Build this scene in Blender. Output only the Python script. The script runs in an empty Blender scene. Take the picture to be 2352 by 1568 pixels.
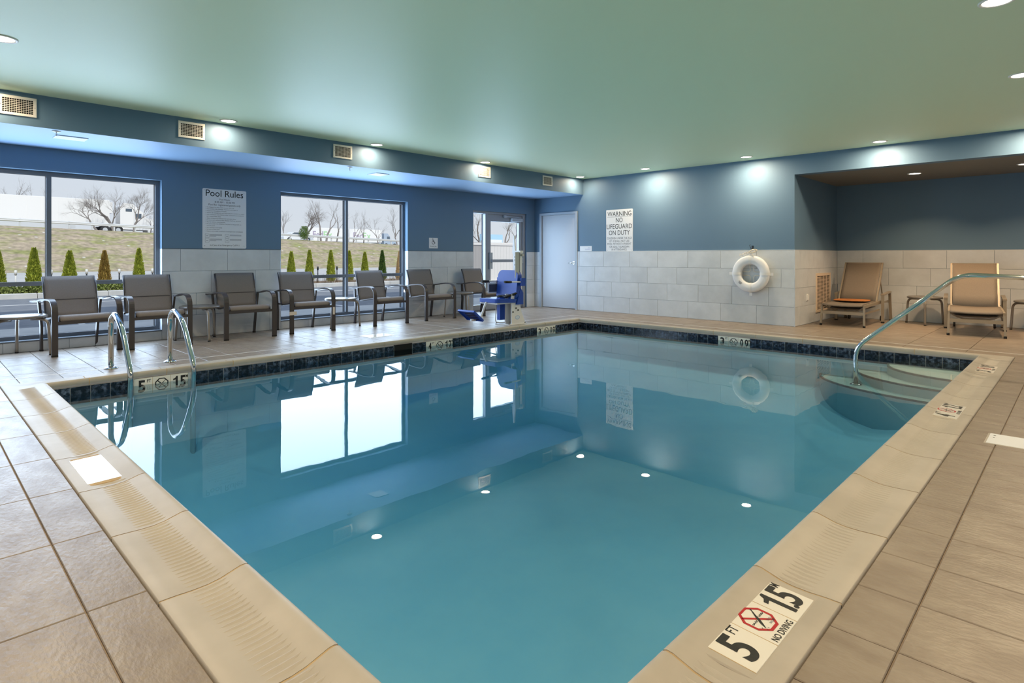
import bpy, math, random
from mathutils import Matrix, Vector

# ---------------------------------------------------------------- camera, sky, sun, window daylight lamps, exposure
scene = bpy.context.scene
COL = scene.collection
PI = math.pi
F_PX, A_CAM, CAM_Z = 1354.3, math.radians(44.169), 1.11
cam_d = bpy.data.cameras.new('camera')
cam_d.sensor_width = 36.0
cam_d.lens = F_PX / 2352 * 36.0
cam_d.shift_y = -194 / 2352
cam_d.clip_start = 0.02
cam_d.clip_end = 600
cam = bpy.data.objects.new('camera', cam_d)
COL.objects.link(cam)
cam.location = (0, 0, CAM_Z)
cam.rotation_euler = (PI / 2, 0, A_CAM)
scene.camera = cam

scene.view_settings.view_transform = 'Standard'
scene.view_settings.look = 'None'
scene.view_settings.gamma = 1
scene.view_settings.use_curve_mapping = False
scene.view_settings.exposure = 0.28

world = bpy.data.worlds.new('sky')
scene.world = world
world.use_nodes = True
wn, wl = world.node_tree.nodes, world.node_tree.links
wn.clear()
tc = wn.new('ShaderNodeTexCoord')
sp = wn.new('ShaderNodeSeparateXYZ')
rp = wn.new('ShaderNodeValToRGB')
rp.color_ramp.elements[0].position = 0.0
rp.color_ramp.elements[0].color = (0.68, 0.70, 0.75, 1)
rp.color_ramp.elements[1].position = 0.7
rp.color_ramp.elements[1].color = (0.50, 0.64, 0.90, 1)
bg = wn.new('ShaderNodeBackground')
bg.inputs['Strength'].default_value = 0.9
wo = wn.new('ShaderNodeOutputWorld')
wl.new(tc.outputs['Generated'], sp.inputs[0])
wl.new(sp.outputs['Z'], rp.inputs[0])
wl.new(rp.outputs[0], bg.inputs['Color'])
wl.new(bg.outputs[0], wo.inputs['Surface'])

def light(name, kind, loc, energy, color, rot=(0, 0, 0), **k):
    d = bpy.data.lights.new(name, kind)
    d.energy = energy
    d.color = color
    for a, v in k.items():
        setattr(d, a, v)
    o = bpy.data.objects.new(name, d)
    o.location = loc
    o.rotation_euler = rot
    COL.objects.link(o)
    return o

# the sun stands behind the building and lights the car park, hill and road
light('sun', 'SUN', (0, 0, 30), 2.05, (1.0, 0.93, 0.82), (0, math.radians(45), math.radians(-12)), angle=math.radians(0.6))
# area lamps added inside the panes, standing in for daylight, brighter than the sky
DAY = (0.58, 0.77, 1.0)
DAY_L = 6.0
def daylight(name, y0, y1, z0, z1):
    a = (y1 - y0) * (z1 - z0)
    light(name, 'AREA', (-9.005, (y0 + y1) / 2, (z0 + z1) / 2), DAY_L * PI * a, DAY, (0, -PI / 2, 0),
          shape='RECTANGLE', size=z1 - z0, size_y=y1 - y0)
for y0, y1 in ((0.075, 1.182), (1.240, 2.347), (4.087, 5.192), (5.250, 6.355)):   # one per pane
    daylight('daylight_lamp_lower_pane', y0, y1, 0.185, 0.762)
    daylight('daylight_lamp_upper_pane', y0, y1, 0.818, 2.065)
daylight('daylight_lamp_side_light', 8.07, 8.395, 0.125, 2.0)
daylight('daylight_lamp_door_glass', 8.575, 9.425, 0.265, 1.855)
LAMP = (1.0, 0.765, 0.50)
LAMP_W = 22.5
LAMP_WARM = (1.0, 0.66, 0.36)
LAMP_WARM_W = 12.5

# ---------------------------------------------------------------- helpers
def srgb(r, g, b):
    f = lambda v: (v / 255 / 12.92) if v / 255 <= 0.04045 else ((v / 255 + 0.055) / 1.055) ** 2.4
    return (f(r), f(g), f(b))

def mat(name, c, rough=0.5, metal=0.0, c2=None, scale=8.0, bump=0.0, bscale=40.0, spec=0.5, rand=0.0,
        stretch=(1, 1, 1), detail=4.0, contrast=(0.35, 0.65), emit=None, coat=0.0, trans=0.0, rough2=None):
    m = bpy.data.materials.new(name)
    m.use_nodes = True
    n, l = m.node_tree.nodes, m.node_tree.links
    b = n['Principled BSDF']
    b.inputs['Roughness'].default_value = rough
    b.inputs['Metallic'].default_value = metal
    b.inputs['Specular IOR Level'].default_value = spec
    b.inputs['Base Color'].default_value = (*c, 1)
    if coat:
        b.inputs['Coat Weight'].default_value = coat
        b.inputs['Coat Roughness'].default_value = 0.08
    if emit:
        b.inputs['Emission Color'].default_value = (*emit[0], 1)
        b.inputs['Emission Strength'].default_value = emit[1]
    if trans:
        b.inputs['Transmission Weight'].default_value = trans
    if c2 or bump or rand:
        t = n.new('ShaderNodeTexCoord')
        mp = n.new('ShaderNodeMapping')
        mp.inputs['Scale'].default_value = stretch
        oi = n.new('ShaderNodeObjectInfo')
        ad = n.new('ShaderNodeVectorMath'); ad.operation = 'ADD'
        ml = n.new('ShaderNodeMath'); ml.operation = 'MULTIPLY'; ml.inputs[1].default_value = 37.0
        l.new(oi.outputs['Random'], ml.inputs[0])
        l.new(t.outputs['Object'], mp.inputs[0])
        l.new(mp.outputs[0], ad.inputs[0])
        l.new(ml.outputs[0], ad.inputs[1])
        vec = ad.outputs[0]
    col = None
    if c2:
        nz = n.new('ShaderNodeTexNoise')
        nz.inputs['Scale'].default_value = scale
        nz.inputs['Detail'].default_value = detail
        nz.inputs['Roughness'].default_value = 0.6
        l.new(vec, nz.inputs['Vector'])
        cr = n.new('ShaderNodeValToRGB')
        cr.color_ramp.elements[0].position = contrast[0]
        cr.color_ramp.elements[1].position = contrast[1]
        cr.color_ramp.elements[0].color = (*c, 1)
        cr.color_ramp.elements[1].color = (*c2, 1)
        l.new(nz.outputs['Fac'], cr.inputs[0])
        col = cr.outputs[0]
        if rough2 is not None:
            mr = n.new('ShaderNodeMapRange')
            mr.inputs['To Min'].default_value = rough
            mr.inputs['To Max'].default_value = rough2
            mr.inputs['From Min'].default_value = contrast[0]
            mr.inputs['From Max'].default_value = contrast[1]
            l.new(nz.outputs['Fac'], mr.inputs['Value'])
            l.new(mr.outputs[0], b.inputs['Roughness'])
    if rand:
        hs = n.new('ShaderNodeHueSaturation')
        mr = n.new('ShaderNodeMapRange')
        mr.inputs['To Min'].default_value = 1 - rand
        mr.inputs['To Max'].default_value = 1 + rand
        l.new(oi.outputs['Random'], mr.inputs['Value'])
        l.new(mr.outputs[0], hs.inputs['Value'])
        if col: l.new(col, hs.inputs['Color'])
        else: hs.inputs['Color'].default_value = (*c, 1)
        col = hs.outputs[0]
    if col: l.new(col, b.inputs['Base Color'])
    if bump:
        nb = n.new('ShaderNodeTexNoise')
        nb.inputs['Scale'].default_value = bscale
        nb.inputs['Detail'].default_value = 5
        l.new(vec, nb.inputs['Vector'])
        bp = n.new('ShaderNodeBump')
        bp.inputs['Strength'].default_value = bump
        bp.inputs['Distance'].default_value = 0.01
        l.new(nb.outputs['Fac'], bp.inputs['Height'])
        l.new(bp.outputs[0], b.inputs['Normal'])
    return m

class MB:
    """collects simple shapes and links them as one mesh object"""
    def __init__(s): s.v = []; s.f = []; s.sm = []
    def add(s, vs, fs, smooth=False):
        o = len(s.v)
        s.v += [tuple(p) for p in vs]
        s.f += [tuple(i + o for i in f) for f in fs]
        s.sm += [smooth] * len(fs)
        return s
    def box(s, x0, x1, y0, y1, z0, z1):
        v = [(x, y, z) for z in (z0, z1) for x, y in ((x0, y0), (x1, y0), (x1, y1), (x0, y1))]
        return s.add(v, [(3, 2, 1, 0), (4, 5, 6, 7), (0, 1, 5, 4), (1, 2, 6, 5), (2, 3, 7, 6), (3, 0, 4, 7)])
    def cbox(s, c, d, M=None):
        n = len(s.v)
        s.box(c[0] - d[0] / 2, c[0] + d[0] / 2, c[1] - d[1] / 2, c[1] + d[1] / 2, c[2] - d[2] / 2, c[2] + d[2] / 2)
        if M: s.v[n:] = [tuple(M @ Vector(p)) for p in s.v[n:]]
        return s
    def slab(s, x0, x1, y0, y1, z0, z1, ch=0.003):
        a = [(x0, y0, z0), (x1, y0, z0), (x1, y1, z0), (x0, y1, z0)]
        b = [(x0, y0, z1 - ch), (x1, y0, z1 - ch), (x1, y1, z1 - ch), (x0, y1, z1 - ch)]
        c = [(x0 + ch, y0 + ch, z1), (x1 - ch, y0 + ch, z1), (x1 - ch, y1 - ch, z1), (x0 + ch, y1 - ch, z1)]
        f = [(8, 9, 10, 11)]
        for i in range(4):
            j = (i + 1) % 4
            f += [(i, j, 4 + j, 4 + i), (4 + i, 4 + j, 8 + j, 8 + i)]
        return s.add(a + b + c, f)
    def prism(s, poly, h0, h1, axis='z'):
        """extrude a 2-D outline; axis names the extrusion direction"""
        def p3(p, h):
            return (p[0], p[1], h) if axis == 'z' else ((p[0], h, p[1]) if axis == 'y' else (h, p[0], p[1]))
        n = len(poly)
        v = [p3(p, h0) for p in poly] + [p3(p, h1) for p in poly]
        f = [tuple(range(n - 1, -1, -1)), tuple(range(n, 2 * n))]
        f += [(i, (i + 1) % n, n + (i + 1) % n, n + i) for i in range(n)]
        return s.add(v, f)
    def tube(s, pts, r, n=10, smooth=True, caps=True, ell=None):
        """round bar swept through points; r may be a list"""
        P = [Vector(p) for p in pts]
        R = r if isinstance(r, (list, tuple)) else [r] * len(P)
        T = []
        for i in range(len(P)):
            a = P[max(i - 1, 0)]; b = P[min(i + 1, len(P) - 1)]
            T.append((b - a).normalized() if (b - a).length > 1e-9 else Vector((0, 0, 1)))
        ref = Vector((0, 0, 1)) if abs(T[0].z) < 0.9 else Vector((1, 0, 0))
        u = T[0].cross(ref).normalized()
        v = []
        for i, t in enumerate(T):
            u = (u - t * u.dot(t)).normalized()
            w = t.cross(u)
            for k in range(n):
                a = 2 * PI * k / n
                v.append(P[i] + (u * math.cos(a) + w * math.sin(a)) * R[i])
        f = [(i * n + k, i * n + (k + 1) % n, (i + 1) * n + (k + 1) % n, (i + 1) * n + k)
             for i in range(len(P) - 1) for k in range(n)]
        o = len(s.v)
        s.add(v, f, smooth)
        if caps:
            m = len(P) - 1
            s.f += [tuple(o + k for k in range(n - 1, -1, -1)), tuple(o + m * n + k for k in range(n))]
            s.sm += [False, False]
        return s
    def strip(s, pts, side, w, th):
        """flat bar of width w along vector side and thickness th, bent through points"""
        P = [Vector(p) for p in pts]; S = Vector(side).normalized()
        v = []
        for i in range(len(P)):
            t = (P[min(i + 1, len(P) - 1)] - P[max(i - 1, 0)]).normalized()
            nn = t.cross(S).normalized()
            ww = w[i] if isinstance(w, (list, tuple)) else w
            for a, b in ((-1, -1), (1, -1), (1, 1), (-1, 1)):
                v.append(P[i] + S * (a * ww / 2) + nn * (b * th / 2))
        f = [(i * 4 + k, i * 4 + (k + 1) % 4, i * 4 + 4 + (k + 1) % 4, i * 4 + 4 + k) for i in range(len(P) - 1) for k in range(4)]
        m = (len(P) - 1) * 4
        f += [(3, 2, 1, 0), (m, m + 1, m + 2, m + 3)]
        return s.add(v, f)
    def lathe(s, prof, c=(0, 0, 0), n=24, smooth=True):
        v = []
        for r, z in prof:
            for k in range(n):
                a = 2 * PI * k / n
                v.append((c[0] + r * math.cos(a), c[1] + r * math.sin(a), c[2] + z))
        f = [(i * n + k, i * n + (k + 1) % n, (i + 1) * n + (k + 1) % n, (i + 1) * n + k) for i in range(len(prof) - 1) for k in range(n)]
        o = len(s.v)
        s.add(v, f, smooth)
        if prof[0][0] > 1e-6: s.f.append(tuple(o + k for k in range(n - 1, -1, -1))); s.sm.append(False)
        if prof[-1][0] > 1e-6: s.f.append(tuple(o + (len(prof) - 1) * n + k for k in range(n))); s.sm.append(False)
        return s
    def mesh(s, name):
        me = bpy.data.meshes.new(name)
        me.from_pydata(s.v, [], s.f)
        me.polygons.foreach_set('use_smooth', s.sm)
        me.update()
        return me

def obj(name, mb, m, parent=None, loc=None, M=None):
    me = mb.mesh(name) if isinstance(mb, MB) else mb
    if m is not None and not me.materials: me.materials.append(m)
    o = bpy.data.objects.new(name, me)
    COL.objects.link(o)
    if parent: o.parent = parent
    if M is not None: o.matrix_basis = M
    if loc is not None: o.location = loc
    return o

LABELS = {}
def tag(o, label, cat, group=None, kind=None):
    o['label'] = label; o['category'] = cat
    if group: o['group'] = group
    if kind: o['kind'] = kind
    LABELS[label] = LABELS.get(label, 0) + 1
    return o

def thing(name, label, cat, loc=(0, 0, 0), rz=0, group=None, M=None):
    o = bpy.data.objects.new(name, None)
    o.empty_display_size = 0.1
    COL.objects.link(o)
    if M is not None: o.matrix_basis = M
    else: o.location = loc; o.rotation_euler = (0, 0, rz)
    return tag(o, label, cat, group)

def struct(name, mb, m, label=None, parent=None):
    o = obj(name, mb, m, parent) if mb is not None else bpy.data.objects.new(name, None)
    if mb is None: COL.objects.link(o)
    if parent is None or label: o['kind'] = 'structure'
    if label: o['label'] = label
    return o

def copy_tree(o, parent=None):
    c = o.copy(); COL.objects.link(c)
    if parent: c.parent = parent
    for ch in o.children: copy_tree(ch, c)
    return c

def frame(o, right, up):
    r, u = Vector(right).normalized(), Vector(up).normalized()
    n = r.cross(u)
    return Matrix(((r.x, u.x, n.x, o[0]), (r.y, u.y, n.y, o[1]), (r.z, u.z, n.z, o[2]), (0, 0, 0, 1)))

def project(p):
    s_, c_ = math.sin(A_CAM), math.cos(A_CAM)
    d = -p[0] * s_ + p[1] * c_
    if d < 0.05: return None
    return 1176 + F_PX * (p[0] * c_ + p[1] * s_) / d, 590 + F_PX * (CAM_Z - p[2]) / d

def lettering(s, parent, m, cx, cy, h=None, w=None, align='C', z=0.0, bold=0.0, name='lettering', ext=0.0006, sx=None):
    """flat letters in the parent's local XY plane, fitted to height h (of the body) and/or width w"""
    cu = bpy.data.curves.new('t', 'FONT')
    cu.body = s
    cu.resolution_u = 8 if len(s) < 3 else 3
    cu.offset = bold
    ob = bpy.data.objects.new('t', cu)
    me = bpy.data.meshes.new_from_object(ob)
    bpy.data.objects.remove(ob); bpy.data.curves.remove(cu)
    xs = [v.co.x for v in me.vertices]; ys = [v.co.y for v in me.vertices]
    x0, x1, y0, y1 = min(xs), max(xs), min(ys), max(ys)
    ky = h / (y1 - y0) if h else None
    kx = w / (x1 - x0) if w else None
    if ky is None: ky = kx
    if kx is None: kx = ky * (sx or 1)
    ax = {'C': (x0 + x1) / 2, 'L': x0, 'R': x1}[align]
    for v in me.vertices:
        v.co = ((v.co.x - ax) * kx + cx, (v.co.y - (y0 + y1) / 2) * ky + cy, z)
    me.materials.clear(); me.materials.append(m)
    me.name = name
    return obj(name, me, None, parent)

# ---------------------------------------------------------------- materials
M_ = {}
M_['wall'] = mat('blue_wall_paint', srgb(100, 129, 155), 0.55, bump=0.05, bscale=260, spec=0.35)
M_['ceil'] = mat('green_ceiling_paint', srgb(222, 242, 212), 0.5, bump=0.03, bscale=14, spec=0.4)
M_['soffit_daylit'] = mat('soffit_daylit_tone', srgb(150, 184, 222), 0.55, bump=0.04, bscale=200)  # wall blue lightened: daylight on the soffit underside is put into the colour
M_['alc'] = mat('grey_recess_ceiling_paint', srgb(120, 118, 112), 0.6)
M_['wtile'] = mat('wall_tile_sandstone', srgb(198, 204, 211), 0.42, c2=srgb(211, 217, 224), scale=3.0, bump=0.06, bscale=30, rand=0.035, stretch=(1.0, 1.0, 2.2))
M_['wgrout'] = mat('wall_grout', srgb(150, 146, 138), 0.9)
M_['ftile'] = mat('floor_tile_sandstone', srgb(131, 117, 104), 0.40, c2=srgb(148, 135, 121), scale=5.0, bump=0.26, bscale=34, rand=0.04, stretch=(1, 2.0, 1), rough2=0.34, spec=0.5)
M_['fgrout'] = mat('floor_grout', srgb(148, 131, 113), 0.9, c2=srgb(162, 146, 128), scale=6)
M_['coping'] = mat('cream_coping', srgb(171, 163, 152), 0.46, c2=srgb(183, 175, 164), scale=3.0, bump=0.03, bscale=18, rand=0.012, rough2=0.42, spec=0.35)
M_['cgrout'] = mat('coping_grout', srgb(176, 150, 112), 0.85, c2=srgb(194, 170, 132), scale=9)
M_['pooltile'] = mat('navy_marbled_tile', srgb(14, 20, 32), 0.14, c2=srgb(96, 112, 136), scale=26, detail=8, rand=0.4, contrast=(0.46, 0.74), bump=0.05, bscale=40)
M_['plaster'] = mat('pool_plaster', srgb(206, 240, 252), 0.75, c2=srgb(218, 246, 254), scale=2.0)
M_['stepplaster'] = mat('step_plaster', srgb(192, 214, 216), 0.75, c2=srgb(202, 222, 222), scale=3.0)
M_['step_edge'] = mat('step_edge_tile', srgb(84, 104, 112), 0.4, c2=srgb(110, 128, 132), scale=20)
M_['white'] = mat('white_plastic', srgb(236, 236, 236), 0.35)
M_['markwhite'] = mat('marker_tile_white', srgb(232, 228, 220), 0.16, bump=0.03, bscale=25)
M_['black'] = mat('black_print', srgb(16, 16, 16), 0.5, c2=srgb(34, 34, 32), scale=60)
M_['red'] = mat('red_print', srgb(176, 18, 26), 0.45)
M_['signwhite'] = mat('sign_white', srgb(228, 231, 236), 0.4)
M_['navyprint'] = mat('navy_print', srgb(14, 20, 48), 0.5)
M_['greyprint'] = mat('grey_print', srgb(70, 76, 92), 0.5)
M_['steel'] = mat('polished_stainless', srgb(206, 206, 204), 0.09, metal=1.0)
M_['alu'] = mat('window_aluminium', srgb(104, 112, 122), 0.4, metal=0.25, bump=0.02, bscale=90)
M_['doorframe'] = mat('door_frame_paint', srgb(168, 178, 190), 0.4)
M_['doorleaf'] = mat('door_leaf_paint', srgb(184, 188, 196), 0.36, bump=0.03, bscale=10)
M_['extframe'] = mat('storefront_aluminium', srgb(150, 156, 166), 0.35, metal=0.2)
M_['chrome'] = mat('chrome', srgb(225, 225, 225), 0.12, metal=1.0)
M_['dark'] = mat('dark_void', srgb(10, 11, 12), 0.9)
M_['bronze'] = mat('bronze_powder_coat', srgb(70, 65, 66), 0.38, metal=0.3, bump=0.05, bscale=300)
M_['foot'] = mat('black_rubber_foot', srgb(18, 17, 17), 0.6)
M_['tabletop'] = mat('table_top', srgb(118, 114, 110), 0.3, metal=0.2, bump=0.03, bscale=60)
M_['tableleg'] = mat('table_leg_champagne', srgb(150, 142, 134), 0.32, metal=0.5)
M_['lframe'] = mat('lounger_frame_champagne', srgb(158, 146, 130), 0.38, metal=0.3)
M_['lsling'] = mat('lounger_sling', srgb(116, 106, 96), 0.75, c2=srgb(128, 117, 106), scale=160, bump=0.1, bscale=400)
M_['ldark'] = mat('lounger_hardware', srgb(46, 40, 38), 0.5)
M_['liftblue'] = mat('lift_blue_plastic', srgb(28, 72, 168), 0.38, bump=0.03, bscale=120)
M_['liftwhite'] = mat('lift_white_powder_coat', srgb(226, 228, 232), 0.32)
M_['liftgrey'] = mat('lift_control_grey', srgb(196, 192, 182), 0.45)
M_['orange'] = mat('orange_pad', srgb(184, 116, 58), 0.8, c2=srgb(170, 104, 50), scale=30)
M_['rope'] = mat('white_rope', srgb(236, 230, 216), 0.8, bump=0.3, bscale=500)
M_['ring'] = mat('life_ring_vinyl', srgb(236, 238, 242), 0.32)
M_['hook'] = mat('dark_hook_metal', srgb(60, 62, 66), 0.4, metal=0.8)
M_['vent'] = mat('vent_white_enamel', srgb(232, 228, 222), 0.4)
M_['ventblue'] = mat('vent_painted_white', srgb(214, 224, 238), 0.45)
M_['beige'] = mat('beige_grille_enamel', srgb(226, 206, 184), 0.45)
M_['paper'] = mat('paper_tag', srgb(212, 204, 198), 0.8)
M_['lamp'] = mat('lamp_lens', srgb(255, 250, 240), 0.4, emit=((1.0, 0.93, 0.80), 5.0))
M_['lamptrim'] = mat('lamp_trim', srgb(238, 236, 230), 0.4)
M_['asphalt'] = mat('asphalt', srgb(118, 122, 130), 0.9, c2=srgb(136, 139, 144), scale=3, bump=0.3, bscale=60)
M_['concrete'] = mat('concrete', srgb(196, 196, 194), 0.85, c2=srgb(212, 210, 206), scale=2)
M_['paint'] = mat('road_paint', srgb(238, 238, 236), 0.7)
M_['soil'] = mat('mulch_bed', srgb(120, 100, 82), 0.95, c2=srgb(150, 130, 106), scale=6)
M_['road'] = mat('pale_road', srgb(186, 184, 180), 0.9, c2=srgb(200, 197, 192), scale=0.5)
M_['guard'] = mat('galvanised_steel', srgb(214, 216, 218), 0.45, metal=0.3)
M_['bark'] = mat('grey_bark', srgb(128, 120, 116), 0.9, c2=srgb(150, 142, 136), scale=10)
M_['trailer'] = mat('white_trailer', srgb(240, 238, 236), 0.45)
M_['tyre'] = mat('tyre_rubber', srgb(60, 60, 62), 0.8)
M_['carglass'] = mat('vehicle_glass', srgb(92, 104, 116), 0.15)
M_['fedpurple'] = mat('purple_print', srgb(168, 156, 178), 0.5)
M_['fedgreen'] = mat('green_print', srgb(176, 218, 168), 0.5)
M_['carwhite'] = mat('car_paint_white', srgb(236, 238, 240), 0.25)
M_['fencewhite'] = mat('white_vinyl', srgb(232, 228, 224), 0.5)
M_['fencegrey'] = mat('grey_vinyl', srgb(176, 172, 170), 0.5)
M_['bluesign'] = mat('pale_blue_sign', srgb(176, 214, 236), 0.5)
M_['stucco'] = mat('exterior_stucco', srgb(188, 184, 176), 0.9, bump=0.2, bscale=40)
M_['th_a'] = mat('arborvitae_green', srgb(132, 146, 44), 0.8, c2=srgb(196, 200, 78), scale=14)
M_['th_b'] = mat('arborvitae_brown', srgb(150, 118, 54), 0.8, c2=srgb(184, 158, 82), scale=14)
M_['th_c'] = mat('arborvitae_dark', srgb(62, 92, 42), 0.8, c2=srgb(110, 136, 58), scale=14)
M_['th_d'] = mat('arborvitae_straw', srgb(214, 184, 130), 0.8, c2=srgb(236, 214, 172), scale=14)
M_['hedge'] = mat('hedge_leaves', srgb(110, 126, 58), 0.85, c2=srgb(160, 168, 96), scale=4)
M_['twig'] = mat('dry_twigs', srgb(132, 112, 92), 0.9)

def grass_mat():
    m = mat('dormant_grass', srgb(150, 148, 92), 0.95, c2=srgb(176, 158, 134), scale=0.8, detail=10, contrast=(0.37, 0.55), stretch=(0.9, 0.6, 1.6))
    n, l = m.node_tree.nodes, m.node_tree.links
    b = n['Principled BSDF']
    src = b.inputs['Base Color'].links[0].from_socket
    t = n.new('ShaderNodeTexCoord')
    v = n.new('ShaderNodeTexVoronoi'); v.inputs['Scale'].default_value = 0.7
    v.inputs['Randomness'].default_value = 1.0
    l.new(t.outputs['Object'], v.inputs['Vector'])
    r = n.new('ShaderNodeValToRGB')
    r.color_ramp.elements[0].position = 0.05; r.color_ramp.elements[0].color = (1, 1, 1, 1)
    r.color_ramp.elements[1].position = 0.13; r.color_ramp.elements[1].color = (0, 0, 0, 1)
    l.new(v.outputs['Distance'], r.inputs[0])
    mx = n.new('ShaderNodeMixRGB')
    mx.inputs['Color2'].default_value = (*srgb(226, 220, 212), 1)
    l.new(r.outputs[0], mx.inputs['Fac']); l.new(src, mx.inputs['Color1'])
    n2 = n.new('ShaderNodeTexNoise'); n2.inputs['Scale'].default_value = 2.2; n2.inputs['Detail'].default_value = 8
    l.new(t.outputs['Object'], n2.inputs['Vector'])
    m2 = n.new('ShaderNodeMixRGB'); m2.blend_type = 'OVERLAY'; m2.inputs['Fac'].default_value = 0.75
    l.new(mx.outputs[0], m2.inputs['Color1']); l.new(n2.outputs['Fac'], m2.inputs['Color2'])
    l.new(m2.outputs[0], b.inputs['Base Color'])
    return m
M_['grass'] = grass_mat()

def sling_mat():
    """woven sling that lets a little light through"""
    m = bpy.data.materials.new('woven_sling')
    m.use_nodes = True
    n, l = m.node_tree.nodes, m.node_tree.links
    b = n['Principled BSDF']
    b.inputs['Roughness'].default_value = 0.7
    t = n.new('ShaderNodeTexCoord')
    nz = n.new('ShaderNodeTexNoise'); nz.inputs['Scale'].default_value = 120
    l.new(t.outputs['Object'], nz.inputs['Vector'])
    r = n.new('ShaderNodeValToRGB')
    r.color_ramp.elements[0].color = (*srgb(128, 120, 116), 1)
    r.color_ramp.elements[1].color = (*srgb(152, 143, 138), 1)
    l.new(nz.outputs['Fac'], r.inputs[0]); l.new(r.outputs[0], b.inputs['Base Color'])
    tr = n.new('ShaderNodeBsdfTranslucent'); tr.inputs['Color'].default_value = (*srgb(150, 142, 140), 1)
    mx = n.new('ShaderNodeMixShader'); mx.inputs[0].default_value = 0.22
    l.new(b.outputs[0], mx.inputs[1]); l.new(tr.outputs[0], mx.inputs[2])
    l.new(mx.outputs[0], n['Material Output'].inputs['Surface'])
    return m
M_['sling'] = sling_mat()

def glass_mat():
    m = bpy.data.materials.new('window_glass')
    m.use_nodes = True
    n, l = m.node_tree.nodes, m.node_tree.links
    n.remove(n['Principled BSDF'])
    fr = n.new('ShaderNodeFresnel'); fr.inputs['IOR'].default_value = 1.02
    tr = n.new('ShaderNodeBsdfTransparent'); tr.inputs['Color'].default_value = (0.96, 0.98, 0.98, 1)
    gl = n.new('ShaderNodeBsdfGlossy'); gl.inputs['Roughness'].default_value = 0.02
    mx = n.new('ShaderNodeMixShader')
    l.new(fr.outputs[0], mx.inputs[0]); l.new(tr.outputs[0], mx.inputs[1]); l.new(gl.outputs[0], mx.inputs[2])
    l.new(mx.outputs[0], n['Material Output'].inputs['Surface'])
    return m
M_['glass'] = glass_mat()

def water_mat():
    m = bpy.data.materials.new('pool_water')
    m.use_nodes = True
    n, l = m.node_tree.nodes, m.node_tree.links
    n.remove(n['Principled BSDF'])
    t = n.new('ShaderNodeTexCoord')
    mp = n.new('ShaderNodeMapping'); mp.inputs['Scale'].default_value = (1.0, 1.0, 1.0)
    nz = n.new('ShaderNodeTexNoise'); nz.inputs['Scale'].default_value = 2.2; nz.inputs['Detail'].default_value = 2
    bp = n.new('ShaderNodeBump'); bp.inputs['Strength'].default_value = 0.05; bp.inputs['Distance'].default_value = 0.015
    l.new(t.outputs['Object'], mp.inputs[0]); l.new(mp.outputs[0], nz.inputs['Vector'])
    l.new(nz.outputs['Fac'], bp.inputs['Height'])
    fr = n.new('ShaderNodeFresnel'); fr.inputs['IOR'].default_value = 1.36
    l.new(bp.outputs[0], fr.inputs['Normal'])
    tr = n.new('ShaderNodeBsdfTransparent'); tr.inputs['Color'].default_value = (0.97, 1, 1, 1)
    gl = n.new('ShaderNodeBsdfGlossy'); gl.inputs['Roughness'].default_value = 0.0
    l.new(bp.outputs[0], gl.inputs['Normal'])
    mx = n.new('ShaderNodeMixShader')
    l.new(fr.outputs[0], mx.inputs[0]); l.new(tr.outputs[0], mx.inputs[1]); l.new(gl.outputs[0], mx.inputs[2])
    va = n.new('ShaderNodeVolumeAbsorption')
    va.inputs['Color'].default_value = (0.10, 0.62, 0.85, 1)
    va.inputs['Density'].default_value = 0.47
    l.new(mx.outputs[0], n['Material Output'].inputs['Surface'])
    l.new(va.outputs[0], n['Material Output'].inputs['Volume'])
    return m
M_['water'] = water_mat()

# ---------------------------------------------------------------- room shell
XL, YB, XS, HS, H = -8.88, 9.872, -7.524, 2.411, 2.734
XR, YF = 1.25, -1.25                      # wall right of and wall behind the camera
PL, PR, PN, PF = -6.392, -0.842, 0.852, 8.268   # pool inner edges
CW = 0.288                                # coping width
CO = (PL - CW, PR + CW, PN - CW, PF + CW) # coping outer rectangle
AX, AYB, AH = -3.309, 12.1, 2.425         # recess: left corner, back wall, height
TH = 1.22                                 # wall tile height
WIN = [(0.02, 2.402, 0.13, 2.14), (4.032, 6.41, 0.13, 2.12)]
DOOR = (8.016, 9.613, 2.06)

# floor bed under the tiles, with the pool opening left free
mb = MB()
mb.box(-9.09, CO[0], YF, AYB - 0.001, -0.25, -0.008)
mb.box(CO[1], XR, YF, AYB - 0.001, -0.25, -0.008)
mb.box(CO[0], CO[1], YF, CO[2], -0.25, -0.008)
mb.box(CO[0], CO[1], CO[3], AYB - 0.001, -0.25, -0.008)
floor = struct('floor', mb, M_['fgrout'], 'beige tiled pool deck')

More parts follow.
